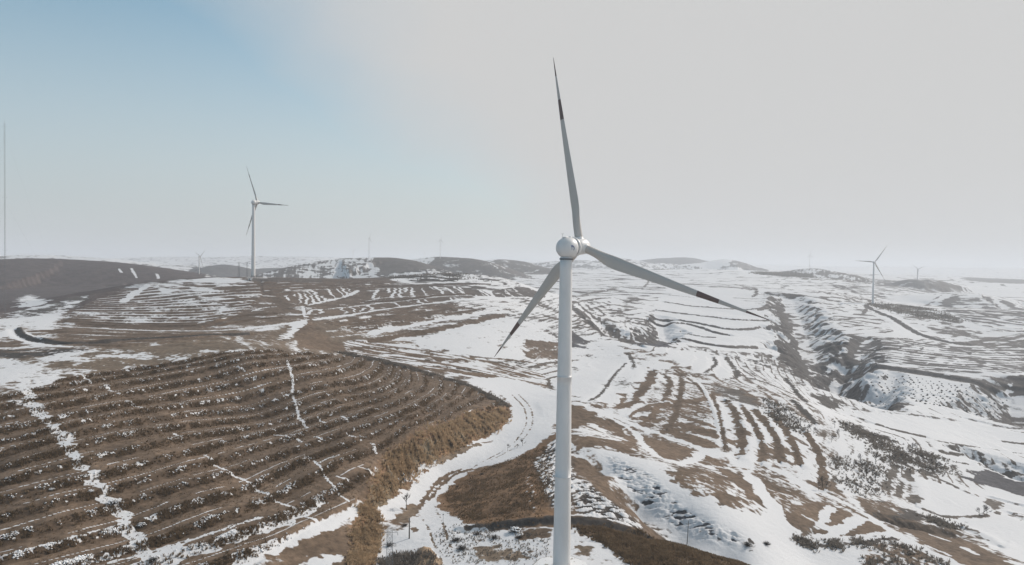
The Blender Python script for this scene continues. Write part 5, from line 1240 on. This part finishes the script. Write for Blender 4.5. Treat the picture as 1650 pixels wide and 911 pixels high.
P_ = in_area([(600,815),(612,850),(604,880),(592,920),(560,920),(575,880),(568,850),(590,815)], 5000, 14, clump(4, 141)); tufts("bank_grass", P_, g.uniform(.4, 1.2, len(P_)), g.uniform(.3, .6, len(P_)), M_STRAW, 7, .5, 15, (.25, -.35))
P_ = in_area([(540,566),(580,573),(640,587),(700,603),(760,623),(800,641),(822,656),(815,657),(760,628),(700,608),(640,592),(560,573)], 3500, 16, clump(5, 170), .7); tufts("edge_brush", P_, g.uniform(.5, 1.3, len(P_)), g.uniform(.3, .6, len(P_)), M_SCRUB, 7, .5, 17)
P_ = in_area([(930,848),(985,853),(1050,868),(1110,886),(1200,911),(1230,940),(1050,940),(1010,905),(985,878),(940,862)], 12000, 18, clump(3, 142)); tufts("dry_grass", P_, g.uniform(.3, .9, len(P_)), g.uniform(.3, .6, len(P_)), M_DRY, 7, .5, 19)
P_ = in_area([(720,792),(770,760),(850,732),(888,715),(888,838),(800,846),(750,846),(720,812)], 5000, 20, clump(2.5, 143)); tufts("dry_grass", P_, g.uniform(.2, .6, len(P_)), g.uniform(.2, .5, len(P_)), M_DRY, 6, .5, 21)
P_ = in_area([(606,905),(640,890),(700,900),(720,930),(600,935)], 1600, 22, clump(1.5, 144)); tufts("dry_grass", P_, g.uniform(.3, .9, len(P_)), g.uniform(.2, .5, len(P_)), M_SCRUB, 6, .5, 23)
P_ = in_area([(700,860),(735,838),(800,855),(885,860),(885,905),(760,911),(720,905)], 800, 24, clump(1.5, 145)); tufts("dry_grass", P_, g.uniform(.2, .6, len(P_)), g.uniform(.2, .4, len(P_)), M_SCRUB, 6, .5, 25)
for k_, (px, n_) in enumerate((([(1396,708),(1430,712),(1450,720),(1500,728),(1530,742),(1535,762),(1480,762),(1430,748),(1400,730)], 1300), ([(1352,682),(1375,682),(1395,700),(1430,700),(1442,714),(1400,716),(1375,706)], 700),
    ([(1340,735),(1420,740),(1425,790),(1400,800),(1340,790)], 600), ([(1232,640),(1270,655),(1312,690),(1305,705),(1260,690),(1232,668)], 700), ([(1440,872),(1500,890),(1540,920),(1400,920),(1380,885)], 300), ([(1284,868),(1320,876),(1370,874),(1440,864),(1440,872),(1370,881),(1320,884),(1284,876)], 450),
    ([(1485,834),(1511,832),(1538,843),(1556,847),(1534,852),(1510,846)], 250))):
    P_ = in_area(px, n_, 30 + k_, clump(5, 150 + k_)); tufts("scrub", P_, g.uniform(.3, 1.1, len(P_)), g.uniform(.4, .9, len(P_)), M_SCRUB, 7, .8, 40 + k_)
P_ = in_area([(600,447),(650,440.5),(700,438.5),(760,442),(785,448),(785,455),(700,453),(620,453)], 2500, 50, clump(10, 160)); tufts("scrub", P_, g.uniform(.8, 2.2, len(P_)), g.uniform(.6, 1.3, len(P_)), M_SCRUB, 6, .6, 51)
P_ = in_area([(1404,489),(1440,491),(1480,495.5),(1520,504),(1548,514),(1550,520),(1490,513),(1450,506),(1410,496)], 2500, 52, clump(12, 161)); tufts("scrub", P_, g.uniform(1, 2.5, len(P_)), g.uniform(.8, 1.5, len(P_)), M_SCRUB, 6, .6, 53)
P_ = in_area([(1217,443),(1240,441),(1290,441),(1312,447),(1270,445.5)], 2500, 54); tufts("distant_wood", P_, g.uniform(3, 8, len(P_)), g.uniform(2, 4, len(P_)), M_SCRUB, 6, .4, 55)
P_ = in_area([(1054,434),(1120,434.5),(1170,433.5),(1215,437),(1170,436),(1060,436.5)], 900, 56, clump(40, 162)); tufts("distant_wood", P_, g.uniform(3, 8, len(P_)), g.uniform(2, 4, len(P_)), M_SCRUB, 6, .4, 57)
